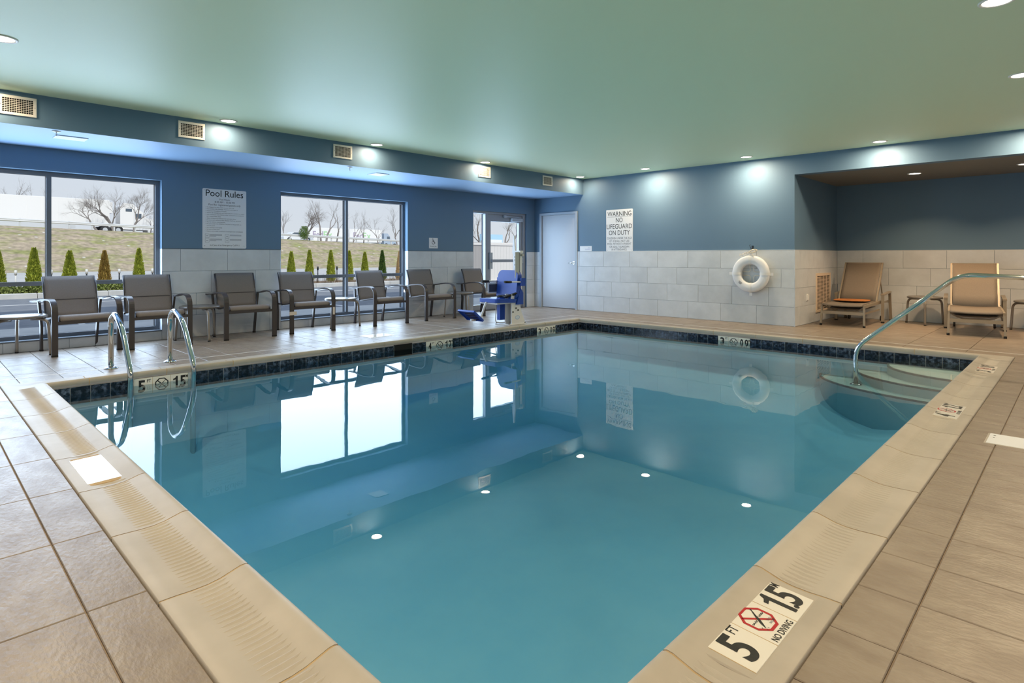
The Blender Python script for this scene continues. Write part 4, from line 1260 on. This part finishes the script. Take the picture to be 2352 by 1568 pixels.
v = [(-0.016 + 0.0095 * math.cos(k * PI / 8), 0.078 + 0.0095 * math.sin(k * PI / 8), 0.0007) for k in range(16)]
mb.add(v, [tuple(range(16))])
for s in ((-0.013, 0.066, -0.010, 0.025, 0.014), (-0.011, 0.026, 0.022, 0.026, 0.011), (0.020, 0.028, 0.038, -0.004, 0.011), (-0.008, 0.045, 0.018, 0.042, 0.009), (0.034, -0.002, 0.046, 0.004, 0.008)):
    seg(mb, *s)
obj('wheelchair_symbol', mb, M_['navyprint'], t)
lettering('Pool Lift', t, M_['navyprint'], 0, -0.062, h=0.026, w=0.145, z=0.0006)
# warning sign
t = thing('warning_sign', 'white warning sign reading No Lifeguard On Duty on the end wall', 'sign', M=frame((-6.628, YB + 0.0055, 1.636), (1, 0, 0), (0, 0, 1)))
obj('sign_plate', plate(0.624, 0.838, 0.018), M_['signwhite'], t)
for s, y, w, h in (('WARNING', 0.333, 0.56, 0.092), ('NO', 0.207, 0.155, 0.092), ('LIFEGUARD', 0.082, 0.595, 0.092), ('ON DUTY', -0.042, 0.49, 0.092)):
    lettering(s, t, K, 0, y, h=h, w=w, z=0.0006)
obj('underline', MB().box(-0.285, 0.285, 0.272, 0.276, 0, 0.0006), M_['greyprint'], t)
for k, (s, w) in enumerate((('CHILDREN UNDER THE AGE', 0.575), ('OF 18 SHALL NOT USE', 0.47), ('POOL WITHOUT A PARENT', 0.56), ('OR ADULT GUARDIAN', 0.46), ('IN ATTENDANCE.', 0.36))):
    lettering(s, t, M_['greyprint'], 0, -0.152 - 0.0565 * k, h=0.040, w=w, z=0.0006)
for x, y in ((-0.285, -0.392), (0.285, -0.392)):
    obj('screw', MB().lathe([(0.005, 0), (0.005, 0.0012), (0.0, 0.0015)], (x, y, 0), 8), M_['hook'], t)
# door name plate
t = thing('room_name_plate', 'small white name plate beside the corner door', 'name plate', M=frame((-7.452, YB + 0.0055, 1.285), (1, 0, 0), (0, 0, 1)))
obj('sign_plate', plate(0.30, 0.105, 0.003), M_['signwhite'], t)
lettering('POOL', t, mat('blue_print', srgb(120, 130, 190), 0.5), 0.122, 0.014, h=0.018, w=0.062, align='R', z=0.0006)
lettering('EQUIPMENT', t, bpy.data.materials['blue_print'], 0.122, -0.016, h=0.018, w=0.14, align='R', z=0.0006)

# ---------------------------------------------------------------- soffit grilles
def grille(loc, w, h, nv, nh, label, M, grp, m=None, face=0.026, bt=1.0):
    m = m or M_['vent']
    t = thing('air_grille', label, 'vent grille', M=M, group=grp)
    b_ = face
    for n, a in (('frame_bar', (-w / 2, w / 2, h / 2 - b_, h / 2)), ('frame_bar', (-w / 2, w / 2, -h / 2, -h / 2 + b_)),
                 ('frame_bar', (-w / 2, -w / 2 + b_, -h / 2 + b_, h / 2 - b_)), ('frame_bar', (w / 2 - b_, w / 2, -h / 2 + b_, h / 2 - b_))):
        obj(n, MB().slab(*a, 0.0003, 0.012, 0.002), m, t)
    obj('duct_opening', MB().box(-w / 2 + b_, w / 2 - b_, -h / 2 + b_, h / 2 - b_, 0.0003, 0.001), M_['dark'], t)
    mb = MB()
    iw, ih = w - 2 * b_, h - 2 * b_
    for k in range(1, nv): x = -iw / 2 + iw * k / nv; mb.box(x - 0.0011 * bt, x + 0.0011 * bt, -ih / 2, ih / 2, 0.001, 0.007)
    for k in range(1, nh):
        y = -ih / 2 + ih * k / nh; mb.box(-iw / 2, iw / 2, y - 0.0014 * bt, y + 0.0014 * bt, 0.002, 0.010)
    o = obj('louvre_blades', mb, m, t); o['kind'] = 'stuff'
    for s in (-1, 1):
        obj('screw', MB().lathe([(0.004, 0.012), (0.0, 0.0135)], (s * (w / 2 - b_ / 2), 0, 0), 8), M_['hook'], t)
    return t
for k, (y0, y1, lab) in enumerate(((0.628, 0.917, 'white soffit grille cut by the left photo edge'), (2.201, 2.488, 'white soffit grille left of the pool rules sign'),
        (4.162, 4.455, 'white soffit grille in the middle of the five'), (6.903, 7.194, 'white soffit grille above the small pool lift sign'),
        (8.592, 8.877, 'white soffit grille nearest the corner door'))):
    grille(None, y1 - y0, 0.190, 13, 8, lab, frame((XS, (y0 + y1) / 2, 2.594), (0, 1, 0), (0, 0, 1)), 'supply grilles on the soffit')
t = grille(None, 0.80, 0.675, 4, 27, 'large beige return grille low on the recess side wall', frame((AX, 11.275, 0.492), (0, 1, 0), (0, 0, 1)), None, M_['beige'], 0.05, 3.6)
t = thing('wall_outlet', 'small pale cover plate beside the recess grille', 'outlet cover', M=frame((AX, 10.44, 0.44), (0, 1, 0), (0, 0, 1)))
obj('cover_plate', MB().slab(-0.036, 0.036, -0.058, 0.058, 0.0003, 0.008, 0.003), M_['white'], t)
obj('cover_flap', MB().slab(-0.024, 0.024, -0.045, 0.045, 0.008, 0.026, 0.004), M_['white'], t)
for x, y, w, d, lab in ((-7.94, 1.26, 0.21, 0.285, 'flat white slot panel under the soffit near the left window'), (-7.96, 5.18, 0.26, 0.24, 'flat white slot panel under the soffit above the second window')):
    t = thing('slot_diffuser', lab, 'diffuser', M=frame((x, y, HS), (0, 1, 0), (1, 0, 0)))
    obj('diffuser_plate', MB().slab(-d / 2, d / 2, -w / 2, w / 2, 0.0003, 0.01, 0.003), M_['ventblue'], t)
    for k in (-1, 1):
        obj('diffuser_slot', MB().box(-d / 2 + 0.03, d / 2 - 0.03, k * w * 0.2 - 0.02, k * w * 0.2 + 0.02, 0.0101, 0.0108), M_['signwhite'], t)
for x, y, lab in ((-7.62, 1.09, 'pendent fire sprinkler under the soffit by the left grille'), (-7.62, 4.48, 'pendent fire sprinkler under the soffit near the middle grille')):
    t = thing('fire_sprinkler', lab, 'sprinkler', (x, y, HS), group='soffit sprinklers')
    obj('sprinkler_cup', MB().lathe([(0.040, -0.0003), (0.040, -0.004), (0.018, -0.014), (0.0, -0.014)], n=20), M_['white'], t)
    obj('sprinkler_head', MB().tube([(0, 0, -0.012), (0, 0, -0.05)], 0.006, 8).lathe([(0.016, -0.050), (0.016, -0.053), (0.0, -0.053)], n=12), M_['chrome'], t)

# ---------------------------------------------------------------- recessed downlights
def downlight(x, y, z, color, watts, label, grp, beam=176):
    t = thing('downlight', label, 'downlight', (x, y, z), group=grp)
    obj('trim_ring', MB().lathe([(0.098, -0.0003), (0.098, -0.005), (0.088, -0.009), (0.078, -0.006), (0.076, -0.0003)], n=32), M_['lamptrim'], t)
    obj('lens', MB().lathe([(0.077, -0.0005), (0.077, -0.004), (0.0, -0.005)], n=32), M_['lamp'], t)
    d = bpy.data.lights.new('lamp_light', 'AREA')
    d.energy = watts; d.color = color
    d.shape = 'DISK'; d.size = 0.13; d.spread = math.radians(beam)
    lo = bpy.data.objects.new('lamp_light', d); COL.objects.link(lo)
    lo.parent = t; lo.location = (0, 0, -0.012)
DL = [(-7.33, 2.69, 'recessed downlight beside the second soffit grille from left'), (-7.34, 4.75, 'recessed downlight beside the middle soffit grille'),
      (-7.37, 6.93, 'recessed downlight beside the fourth soffit grille'), (-7.33, 9.53, 'recessed downlight in the corner nearest the inner door'),
      (-5.80, 9.49, 'recessed downlight above the warning sign wall'), (-3.94, 9.51, 'recessed downlight above the life ring'),
      (-2.07, 9.55, 'recessed downlight above the opening of the recess'), (-0.40, 4.83, 'recessed downlight at the top right photo corner'),
      (-0.40, 6.94, 'recessed downlight at the right photo edge below the corner one'), (-5.77, 0.50, 'recessed downlight cut by the left photo edge'),
      (-7.33, 0.50, 'recessed downlight out of view near the left wall'), (-3.94, 0.50, 'recessed downlight out of view behind the near coping'),
      (-2.07, 0.50, 'recessed downlight out of view close to the camera'), (-0.40, 0.50, 'recessed downlight out of view above the camera'),
      (-0.40, 2.69, 'recessed downlight out of view over the right deck'), (-0.40, 9.53, 'recessed downlight out of view in the right far corner')]
for x, y, lab in DL:
    downlight(x, y, H, LAMP, LAMP_W * (0.32 if x < -7.2 else 1.0), lab, 'ceiling downlights')
for x, y, lab in ((-1.92, 11.07, 'recessed downlight in the recess ceiling between the loungers'), (-0.60, 11.03, 'recessed downlight in the recess ceiling at the photo edge')):
    downlight(x, y, AH, LAMP_WARM, LAMP_WARM_W, lab, 'recess downlights', 118)

# ---------------------------------------------------------------- outdoors
GZ = -0.14
struct('sidewalk', MB().box(-12.1, -9.05, -12, 30, -0.4, -0.02), M_['concrete'], 'pale concrete walk along the building')
lot = struct('parking_lot', MB().box(-22.7, -12.1, -30, 60, -0.5, GZ), M_['asphalt'], 'asphalt car park, half in shade')
for k in range(9):
    y = -6.0 + 2.75 * k
    obj('parking_line', MB().box(-17.6, -12.3, y, y + 0.10, GZ, GZ + 0.004), M_['paint'], lot)
obj('parking_line', MB().box(-19.9, -19.8, -10, 40, GZ, GZ + 0.004), M_['paint'], lot)
curb = struct('curb', None, None, 'concrete kerb at the planting bed')
for k in range(26):
    y = -8 + k * 1.8
    obj('curb_stone', MB().slab(-22.9, -22.7, y, y + 1.785, -0.4, 0.02, 0.02), M_['concrete'], curb)
struct('planting_bed', MB().box(-26.0, -22.9, -20, 50, -0.5, -0.02), M_['soil'], 'mulched planting bed')
struct('service_road', MB().box(-62.0, -26.0, -40, 130, -0.6, -0.12), M_['road'], 'pale service road before the hill')

def crest(y): return 4.35 - 0.026 * max(min(y, 90), -40)
random.seed(11)
mb = MB(); v = []
xs = [-58, -60, -62, -64.5, -67, -69.5, -72, -74, -75.5, -77.0]
ny = 90
for i, x in enumerate(xs):
    for j in range(ny + 1):
        y = -40 + 200 * j / ny
        q = (-59.0 - x) / (75.5 - 59.0)
        q = max(0, min(1, q))
        q2 = q * q * (3 - 2 * q) * 0.35 + q * 0.65
        v.append((x, y, -0.18 + (crest(y) + 0.18) * q2 + (random.uniform(-0.12, 0.12) if 0 < i < 8 else 0)))
mb.add(v, [(i * (ny + 1) + j, (i + 1) * (ny + 1) + j, (i + 1) * (ny + 1) + j + 1, i * (ny + 1) + j + 1) for i in range(len(xs) - 1) for j in range(ny)], True)
tag(obj('grass_hill', mb, M_['grass']), 'grassy embankment rising to the highway', 'grass', kind='stuff')
mb = MB(); v = []
for x, dz in ((-77.0, 0.0), (-82, -0.05), (-100, 0.2), (-122, 0.55), (-200, -2.0)):
    for j in range(21):
        y = -60 + 15 * j
        v.append((x, y, crest(y) + dz))
mb.add(v, [(i * 21 + j, (i + 1) * 21 + j, (i + 1) * 21 + j + 1, i * 21 + j + 1) for i in range(4) for j in range(20)])
struct('highway', mb, M_['road'], 'pale highway surface on top of the hill')

# guard rail
t = thing('guard_rail', 'galvanised guard rail along the highway', 'guard rail', (-76.4, 0, 0))
for k in range(40):
    y = -2 + 2.0 * k
    z = crest(y)
    obj('rail_post', MB().box(-0.06, 0.06, y - 0.07, y + 0.07, z - 0.3, z + 0.85), M_['guard'], t)
    if k < 39:
        z2 = crest(y + 2)
        mb = MB()
        for o_, zz in ((0.10, 0.50), (0.17, 0.56), (0.17, 0.60), (0.11, 0.655), (0.17, 0.71), (0.17, 0.75), (0.10, 0.81)):
            mb.v += [(o_, y, z + zz), (o_, y + 2.0, z2 + zz)]
        mb.f = [(2 * i, 2 * i + 1, 2 * i + 3, 2 * i + 2) for i in range(6)]; mb.sm = [True] * 6
        obj('rail_beam', mb, M_['guard'], t)

# shrubs
def make_thuja(seed):
    random.seed(seed)
    mb = MB()
    for k in range(1500):
        h = random.random() ** 0.85
        R = 0.195 * (1 - h) ** 0.68 + 0.012
        if h < 0.1: R *= 0.75 + 2.5 * h
        a = random.uniform(0, 2 * PI)
        r = R * random.uniform(0.72, 1.06)
        z = 0.06 + h * 1.27
        c = Vector((r * math.cos(a), r * math.sin(a), z))
        d = Vector((math.cos(a) * 0.55, math.sin(a) * 0.55, 1.0)).normalized()
        s = Vector((-math.sin(a), math.cos(a), random.uniform(-.4, .4))).normalized()
        L_, w_ = random.uniform(0.045, 0.085), random.uniform(0.011, 0.020)
        n_ = d.cross(s) * 0.010
        mb.add([c - d * L_ * 0.3 - s * w_ * 0.4, c - d * L_ * 0.3 + s * w_ * 0.4, c + d * L_ * 0.35 + s * w_ - n_, c + d * L_, c + d * L_ * 0.35 - s * w_ - n_, c + n_], [(0, 1, 5), (1, 2, 5), (2, 3, 5), (3, 4, 5), (4, 0, 5)])
    mb.lathe([(0.12, 0.1), (0.15, 0.3), (0.115, 0.7), (0.06, 1.05), (0.0, 1.28)], n=9)
    return mb.mesh('foliage')
trunk_me = MB().tube([(0, 0, -0.05), (0.01, 0, 0.35)], 0.03, 7).mesh('trunk')
meshes = {}
SH = [(-6, 'th_a', 1.0, 'green arborvitae shrub cut by the left photo edge'), (78, 'th_a', 1.04, 'tall bright green arborvitae left of the window mullion'),
      (160, 'th_a', 0.98, 'bright green arborvitae above the leftmost armchair'), (240, 'th_b', 0.99, 'brownish arborvitae between the two leftmost armchairs'),
      (319, 'th_a', 1.05, 'slim green arborvitae at the right end of the first window'),
      (669, 'th_a', 1.0, 'green arborvitae leftmost in the second window'), (711, 'th_a', 1.05, 'green arborvitae second in the second window'),
      (760, 'th_a', 1.05, 'green arborvitae just left of the second window mullion'), (802, 'th_a', 1.04, 'green arborvitae just right of the second window mullion'),
      (838, 'th_a', 1.0, 'green arborvitae over the fifth armchair back'), (878, 'th_c', 1.06, 'dark green arborvitae near the right end of the second window'),
      (918, 'th_d', 1.05, 'straw coloured dry arborvitae at the right edge of the second window')]
SXW = -23.7
for k, (px, mk, sc, lab) in enumerate(SH):
    u = (px - 1176) / F_PX
    y = SXW / (math.cos(A_CAM) * u - math.sin(A_CAM)) * (math.sin(A_CAM) * u + math.cos(A_CAM))
    t = thing('arborvitae', lab, 'shrub', (SXW, y, -0.02), random.random() * 6, 'arborvitae in the planting bed')
    key = (mk, k % 2)
    if key not in meshes: meshes[key] = make_thuja(40 + len(meshes))
    t.scale = (1.0 + (0.12 if mk == 'th_a' and k < 3 else 0), 1.0 + (0.12 if mk == 'th_a' and k < 3 else 0), sc)
    obj('foliage', meshes[key], M_[mk], t)
    obj('trunk', trunk_me, M_['bark'], t)
random.seed(3)
def leafy(n, x0, x1, y0, y1, z0, z1, size):
    mb = MB()
    for _ in range(n):
        c = Vector((random.uniform(x0, x1), random.uniform(y0, y1), random.uniform(z0, z1)))
        a = Vector((random.gauss(0, 1), random.gauss(0, 1), random.gauss(0, 1))).normalized() * size * random.uniform(.6, 1.2)
        b_ = a.orthogonal().normalized() * size * 0.5
        mb.add([c - a, c + b_, c + a, c - b_], [(0, 1, 2, 3)])
    return mb
tag(obj('low_hedge', leafy(5200, -23.4, -22.95, -2, 7.2, -0.02, 0.22, 0.06), M_['hedge']), 'low clipped green hedge behind the kerb', 'hedge', kind='stuff')
mb = MB()
for _ in range(700):
    x, y = random.uniform(-23.5, -23.0), random.uniform(7.5, 18)
    h = random.uniform(0.12, 0.4)
    mb.tube([(x, y, -0.03), (x + random.uniform(-.08, .08), y + random.uniform(-.1, .1), h)], [0.006, 0.002], 4, caps=False)
tag(obj('dry_brush', mb, M_['twig']), 'dry brown twigs along the planting bed', 'twigs', kind='stuff')
for px, yy, lab in ((36, 0, 'white marker stake at the left of the first window'), (118, 0, 'white topped stake just right of the first window mullion'), (199, 0, 'white topped stake above the leftmost armchair back'),
                    (274, 0, 'white topped stake between the brown and slim shrubs'), (350, 0, 'white topped stake at the right edge of the first window'),
                    (730, 0, 'dark stake left of the second window mullion'), (774, 0, 'dark stake close to the second window mullion')):
    u = (px - 1176) / F_PX
    X = -24.6
    y = X / (math.cos(A_CAM) * u - math.sin(A_CAM)) * (math.sin(A_CAM) * u + math.cos(A_CAM))
    t = thing('marker_stake', lab, 'stake', (X, y, -0.02), 0, 'stakes in the planting bed')
    w = px < 500
    obj('stake_post', MB().tube([(0, 0, 0), (0, 0, 0.62)], 0.022, 8), M_['paint'] if px == 36 else M_['hook'], t)
    obj('stake_cap', MB().lathe([(0.035, 0.55), (0.04, 0.70), (0.0, 0.71)], n=10), M_['paint'] if w else M_['hook'], t)

# bare trees
def bare_tree(seed, H_, spread, lean=0.0, trunk=0.16, levels=4, forks=3, up=0.35):
    random.seed(seed)
    mb = MB()
    def grow(p, d, L_, r, lv):
        n = 4 if lv > 0 else 3
        pts, rs = [p], [r]
        q = p; dd = d
        for k in range(n):
            dd = (dd + Vector((random.gauss(0, .13), random.gauss(0, .13), random.gauss(0.02, .06)))).normalized()
            q = q + dd * (L_ / n)
            pts.append(q); rs.append(r * (1 - 0.42 * (k + 1) / n))
        mb.tube(pts, rs, 6 if lv >= 3 else (4 if lv >= 1 else 3), caps=False)
        if lv == 0: return
        m_ = forks + (1 if lv <= 2 else 0)
        for k in range(m_):
            i = random.randint(max(1, n - 2), n) if k else n
            a = random.uniform(0, 2 * PI)
            s = spread * random.uniform(0.5, 1.15)
            side = dd.orthogonal().normalized()
            side.rotate(Matrix.Rotation(a, 3, dd))
            nd = (dd + side * s + Vector((0, 0, up * 0.4))).normalized()
            grow(pts[i], nd, L_ * random.uniform(0.58, 0.80), rs[i] * random.uniform(0.55, 0.75), lv - 1)
    grow(Vector((0, 0, -0.2)), Vector((0.0, lean, 1)).normalized(), H_ * 0.36, trunk, levels)
    return mb
TR = [ # px, x, top y in px, spread, lean, levels, forks, trunk, label
    (10, -91, 440, .7, .1, 4, 3, .12, 'low spreading bare tree at the left photo edge behind the lorry'),
    (33, -100, 422, .45, 0, 4, 3, .12, 'bare tree behind the lorry at the far left'),
    (64, -92, 406, .55, -.25, 4, 2, .16, 'crooked bare tree behind the lorry trailer'),
    (87, -90, 418, .6, .1, 4, 3, .12, 'bare tree just left of the first window mullion'),
    (158, -94, 436, .8, .15, 5, 2, .12, 'sparse bare tree above the middle of the lorry trailer'),
    (226, -78.5, 436, .85, -.55, 5, 3, .13, 'leaning bare tree before the front half of the lorry'),
    (264, -79.5, 420, .66, -.1, 5, 4, .15, 'bushy bare tree in front of the lorry cab gap'),
    (306, -79.5, 421, .68, 0, 5, 4, .13, 'branching bare tree before the lorry cab'),
    (344, -82, 480, .8, 0, 4, 3, .08, 'small bare tree ahead of the lorry bonnet'),
    (657, -100, 475, .5, 0, 4, 3, .14, 'thin bare tree at the left edge of the second window'),
    (704, -79.5, 454, .95, .12, 5, 4, .2, 'large bushy bare tree in the left half of the second window'),
    (737, -95, 452, .35, .1, 4, 2, .18, 'tall upright bare tree right of the large bushy one'),
    (749, -97, 456, .4, .1, 4, 2, .2, 'tall forked bare tree in the second window'),
    (767, -110, 462, .5, .2, 4, 2, .16, 'slim bare tree left of the second window mullion'),
    (809, -112, 478, .45, .1, 4, 3, .16, 'bare tree right of the second window mullion'),
    (836, -108, 478, .32, -.05, 4, 2, .2, 'stubby bare trunk above the second white trailer'),
    (868, -104, 492, .7, .2, 4, 3, .15, 'low bare tree above the front of the second white trailer'),
    (915, -100, 470, .6, -.3, 4, 3, .15, 'bare tree at the right edge of the second window'),
    (1105, -78, 480, .7, -.2, 4, 3, .2, 'bare tree seen through the door side light'),
    (1160, -78, 478, .7, 0, 5, 3, .2, 'bare tree seen through the door glass'),
    (1186, -84, 492, .7, 0, 4, 3, .16, 'bare tree at the right of the door glass')]
for k, (px, X, ty, spr, lean, lv, fk, tr, lab) in enumerate(TR):
    u = (px - 1176) / F_PX
    tt = X / (math.cos(A_CAM) * u - math.sin(A_CAM))
    y = tt * (math.sin(A_CAM) * u + math.cos(A_CAM))
    z0 = crest(y)
    Ht = CAM_Z + (590 - ty) / F_PX * tt - z0
    mb = bare_tree(100 + k, 10.0, spr, lean, tr * 10 / max(Ht, 3), lv, fk)
    zm = max(p[2] for p in mb.v)
    t = tag(obj('bare_tree', mb, M_['bark']), lab, 'tree', 'bare trees by the highway')
    t.location = (X, y, z0 - 0.1)
    s = Ht / zm
    t.scale = (s, s, s)
# dark bush by the guard rail
mb = leafy(1500, -0.5, 0.5, -0.55, 0.55, 0.3, 2.0, 0.07)
for i, p in enumerate(mb.v):
    k = 1.15 - abs(p[2] - 1.1) * 0.55
    mb.v[i] = (p[0] * k, p[1] * k, p[2])
mb.tube([(0, 0, -0.2), (0, 0, 1.2)], 0.06, 6)
y = -76.0 / (math.cos(A_CAM) * (696 - 1176) / F_PX - math.sin(A_CAM)) * (math.sin(A_CAM) * (696 - 1176) / F_PX + math.cos(A_CAM))
o = tag(obj('evergreen_bush', mb, M_['th_c']), 'dark evergreen bush at the guard rail', 'bush'); o.location = (-75.7, y, crest(y) - 0.1)

# vehicles on the highway (local x forwards)
def wheel(parent, x, y, r=0.5, w=0.25):
    o = obj('wheel', MB().tube([(x, y - w / 2, r), (x, y + w / 2, r)], r, 20), M_['tyre'], parent)
    obj('wheel_hub', MB().tube([(x, y - w / 2 - 0.02, r), (x, y + w / 2 + 0.02, r)], r * 0.5, 14), M_['guard'], o)
def tractor(parent, x0, full=True):
    """bonneted cab; x0 is the back of the cab, driving towards +x"""
    side = [(0, 1.0), (0, 3.35), (0.35, 3.75), (1.3, 3.70), (1.9, 3.05), (2.35, 2.75), (2.75, 2.05), (3.9, 1.80), (4.35, 1.55), (4.45, 0.75), (3.9, 0.55), (0.2, 0.6)]
    cab = obj('cab', MB().prism([(x0 + a, b_) for a, b_ in side], -1.15, 1.15, axis='y'), M_['trailer'], parent)
    for s in (-1, 1):
        ys = s * 1.152
        obj('cab_window', MB().box(x0 + 1.55, x0 + 2.2, min(ys, ys + s * .01), max(ys, ys + s * .01), 1.95, 2.55), M_['carglass'], cab)
        obj('sleeper_window', MB().box(x0 + 0.55, x0 + 1.2, min(ys, ys + s * .01), max(ys, ys + s * .01), 2.75, 3.10), M_['carglass'], cab)
        obj('door_seam', MB().box(x0 + 1.40, x0 + 1.46, min(ys, ys + s * .006), max(ys, ys + s * .006), 0.9, 2.7), M_['guard'], cab)
        obj('fender', MB().tube([(x0 + 3.5, s * 0.85, 0.52), (x0 + 3.5, s * 1.18, 0.52)], 0.62, 18), M_['trailer'], cab)
        wheel(parent, x0 + 3.5, s * 1.0)
        for x in (-0.2, -1.5): wheel(parent, x0 + x, s * 0.95, 0.5, 0.4)
    obj('windscreen', MB().prism([(x0 + 2.36, 2.74), (x0 + 2.74, 2.08), (x0 + 2.76, 2.10), (x0 + 2.38, 2.77)], -1.0, 1.0, axis='y'), M_['carglass'], cab)
    obj('chassis', MB().box(x0 - 2.2, x0 + 3.5, -0.4, 0.4, 0.55, 0.85), M_['tyre'], parent)
yt = 17.1
t = thing('semi_truck', 'white semi truck driving past on the highway in the first window', 'truck', (-83.5, yt, crest(yt) - 0.1), PI / 2)
tl = obj('trailer_box', MB().slab(-16.6, -0.35, -1.28, 1.28, 1.15, 3.98, 0.03), M_['trailer'], t)
for k in range(12):
    obj('trailer_rib', MB().box(-16.0 + k * 1.35, -15.96 + k * 1.35, -1.30, -1.28, 1.2, 3.9), M_['trailer'], tl)
obj('trailer_unit', MB().box(-0.35, 0.05, -0.8, 0.8, 2.5, 3.8), M_['trailer'], t)
obj('trailer_skirt', MB().box(-11.5, -3.6, -1.26, -1.22, 0.55, 1.15), M_['guard'], t)
for x in (-15.2, -14.0):
    for s in (-1, 1): wheel(t, x, s * 0.95, 0.5, 0.45)
tractor(t, 0.75)
y0 = 58.7
zf = crest(62) + 0.55
t = thing('double_trailer_truck', 'white double trailer truck with delivery lettering in the second window', 'truck', (-118, 0, zf), 0)
for a, b_ in ((58.9, 67.3), (68.5, 76.9)):
    tl = obj('trailer_box', MB().slab(-1.28, 1.28, a, b_, 1.2, 4.05, 0.03), M_['trailer'], t)
    lo = frame((1.285, 0, 0), (0, 1, 0), (0, 0, 1))
    e = obj('lettering_panel', MB().box(a + 0.8, b_ - 2.2, 1.6, 3.7, -0.004, 0.0), M_['trailer'], tl, M=lo)
    c0 = a + 1.0
    lettering('Fed', e, M_['fedpurple'], c0, 2.6, h=1.45, w=2.35, align='L', z=0.004, bold=0.02)
    lettering('E', e, M_['fedgreen'], c0 + 2.45, 2.6, h=1.45, w=0.85, align='L', z=0.004, bold=0.02)
    lettering('x', e, M_['fedgreen'], c0 + 3.4, 2.38, h=1.0, w=1.05, align='L', z=0.004, bold=0.02)
    for yy in (a + 0.9, b_ - 1.2):
        o = obj('wheel', MB().tube([(-1.2, yy, 0.5), (1.2, yy, 0.5)], 0.5, 18), M_['tyre'], t)
tr_ = bpy.data.objects.new('tractor', None)
bpy.data.objects.remove(tr_)
cabm = [(77.6, 0.6), (77.6, 3.3), (78.6, 3.3), (79.2, 2.6), (79.4, 1.9), (81.0, 1.7), (81.2, 0.6)]
cb = obj('cab', MB().prism([(a, b_) for a, b_ in cabm], -1.15, 1.15, axis='x'), mat('grey_cab', srgb(170, 184, 200), 0.4), t)
obj('cab_window', MB().box(1.15, 1.16, 78.4, 79.2, 1.9, 2.6), M_['carglass'], cb)
for yy in (78.2, 80.5): obj('wheel', MB().tube([(-1.15, yy, 0.5), (1.2, yy, 0.5)], 0.5, 18), M_['tyre'], t)
# white car
yc = 39.5
t = thing('white_car', 'white car on the highway before the first delivery trailer', 'car', (-82.0, yc, crest(yc) - 0.05), PI / 2)
side = [(-2.2, 0.35), (-2.25, 0.75), (-2.0, 0.95), (-1.4, 1.02), (-0.75, 1.42), (0.35, 1.45), (1.05, 1.02), (2.0, 0.86), (2.25, 0.65), (2.25, 0.35)]
body = obj('car_body', MB().prism(side, -0.86, 0.86, axis='y'), M_['carwhite'], t)
for s in (-1, 1):
    ys = s * 0.862
    obj('side_window', MB().prism([(-1.2, 1.02), (-0.70, 1.36), (0.30, 1.38), (0.85, 1.02)], min(ys, ys + s * .008), max(ys, ys + s * .008), axis='y'), M_['carglass'], body)
    for x in (-1.4, 1.4): wheel(t, x, s * 0.78, 0.33, 0.2)

# fence and gate seen through the exit door
t = thing('vinyl_fence', 'white board fence seen through the exit door', 'fence', (-20.0, 17.2, GZ))
for k in range(36):
    y = k * 0.2
    gate = k >= 7
    obj('fence_board', MB().slab(-0.012, 0.012, y + 0.003, y + 0.197, 0.06, 1.93, 0.004), M_['fencewhite'] if gate else M_['fencegrey'], t)
for y in (0.0, 1.42, 3.6, 7.2):
    obj('fence_post', MB().box(-0.065, 0.065, y - 0.065, y + 0.065, 0.0, 2.02), M_['fencewhite'], t)
for z in (0.12, 1.85):
    obj('fence_rail', MB().box(0.012, 0.05, 0.0, 7.2, z - 0.05, z + 0.05), M_['fencewhite'], t)
t = thing('roadside_sign', 'pale blue and white roadside sign above the fence beyond the exit door', 'sign', (-45, 43.2, -0.1))
obj('sign_board', MB().box(-0.08, 0.08, -1.6, 1.6, 2.3, 3.6), M_['bluesign'], t)
obj('sign_stripe', MB().box(0.08, 0.09, -1.5, 1.5, 2.75, 3.05), M_['paint'], t)
for y in (-1.2, 1.2):
    obj('sign_post', MB().tube([(0, y, 0), (0, y, 2.3)], 0.08, 8), M_['guard'], t)
dups = [k for k, n in LABELS.items() if n > 1]
print('duplicate labels:', dups)
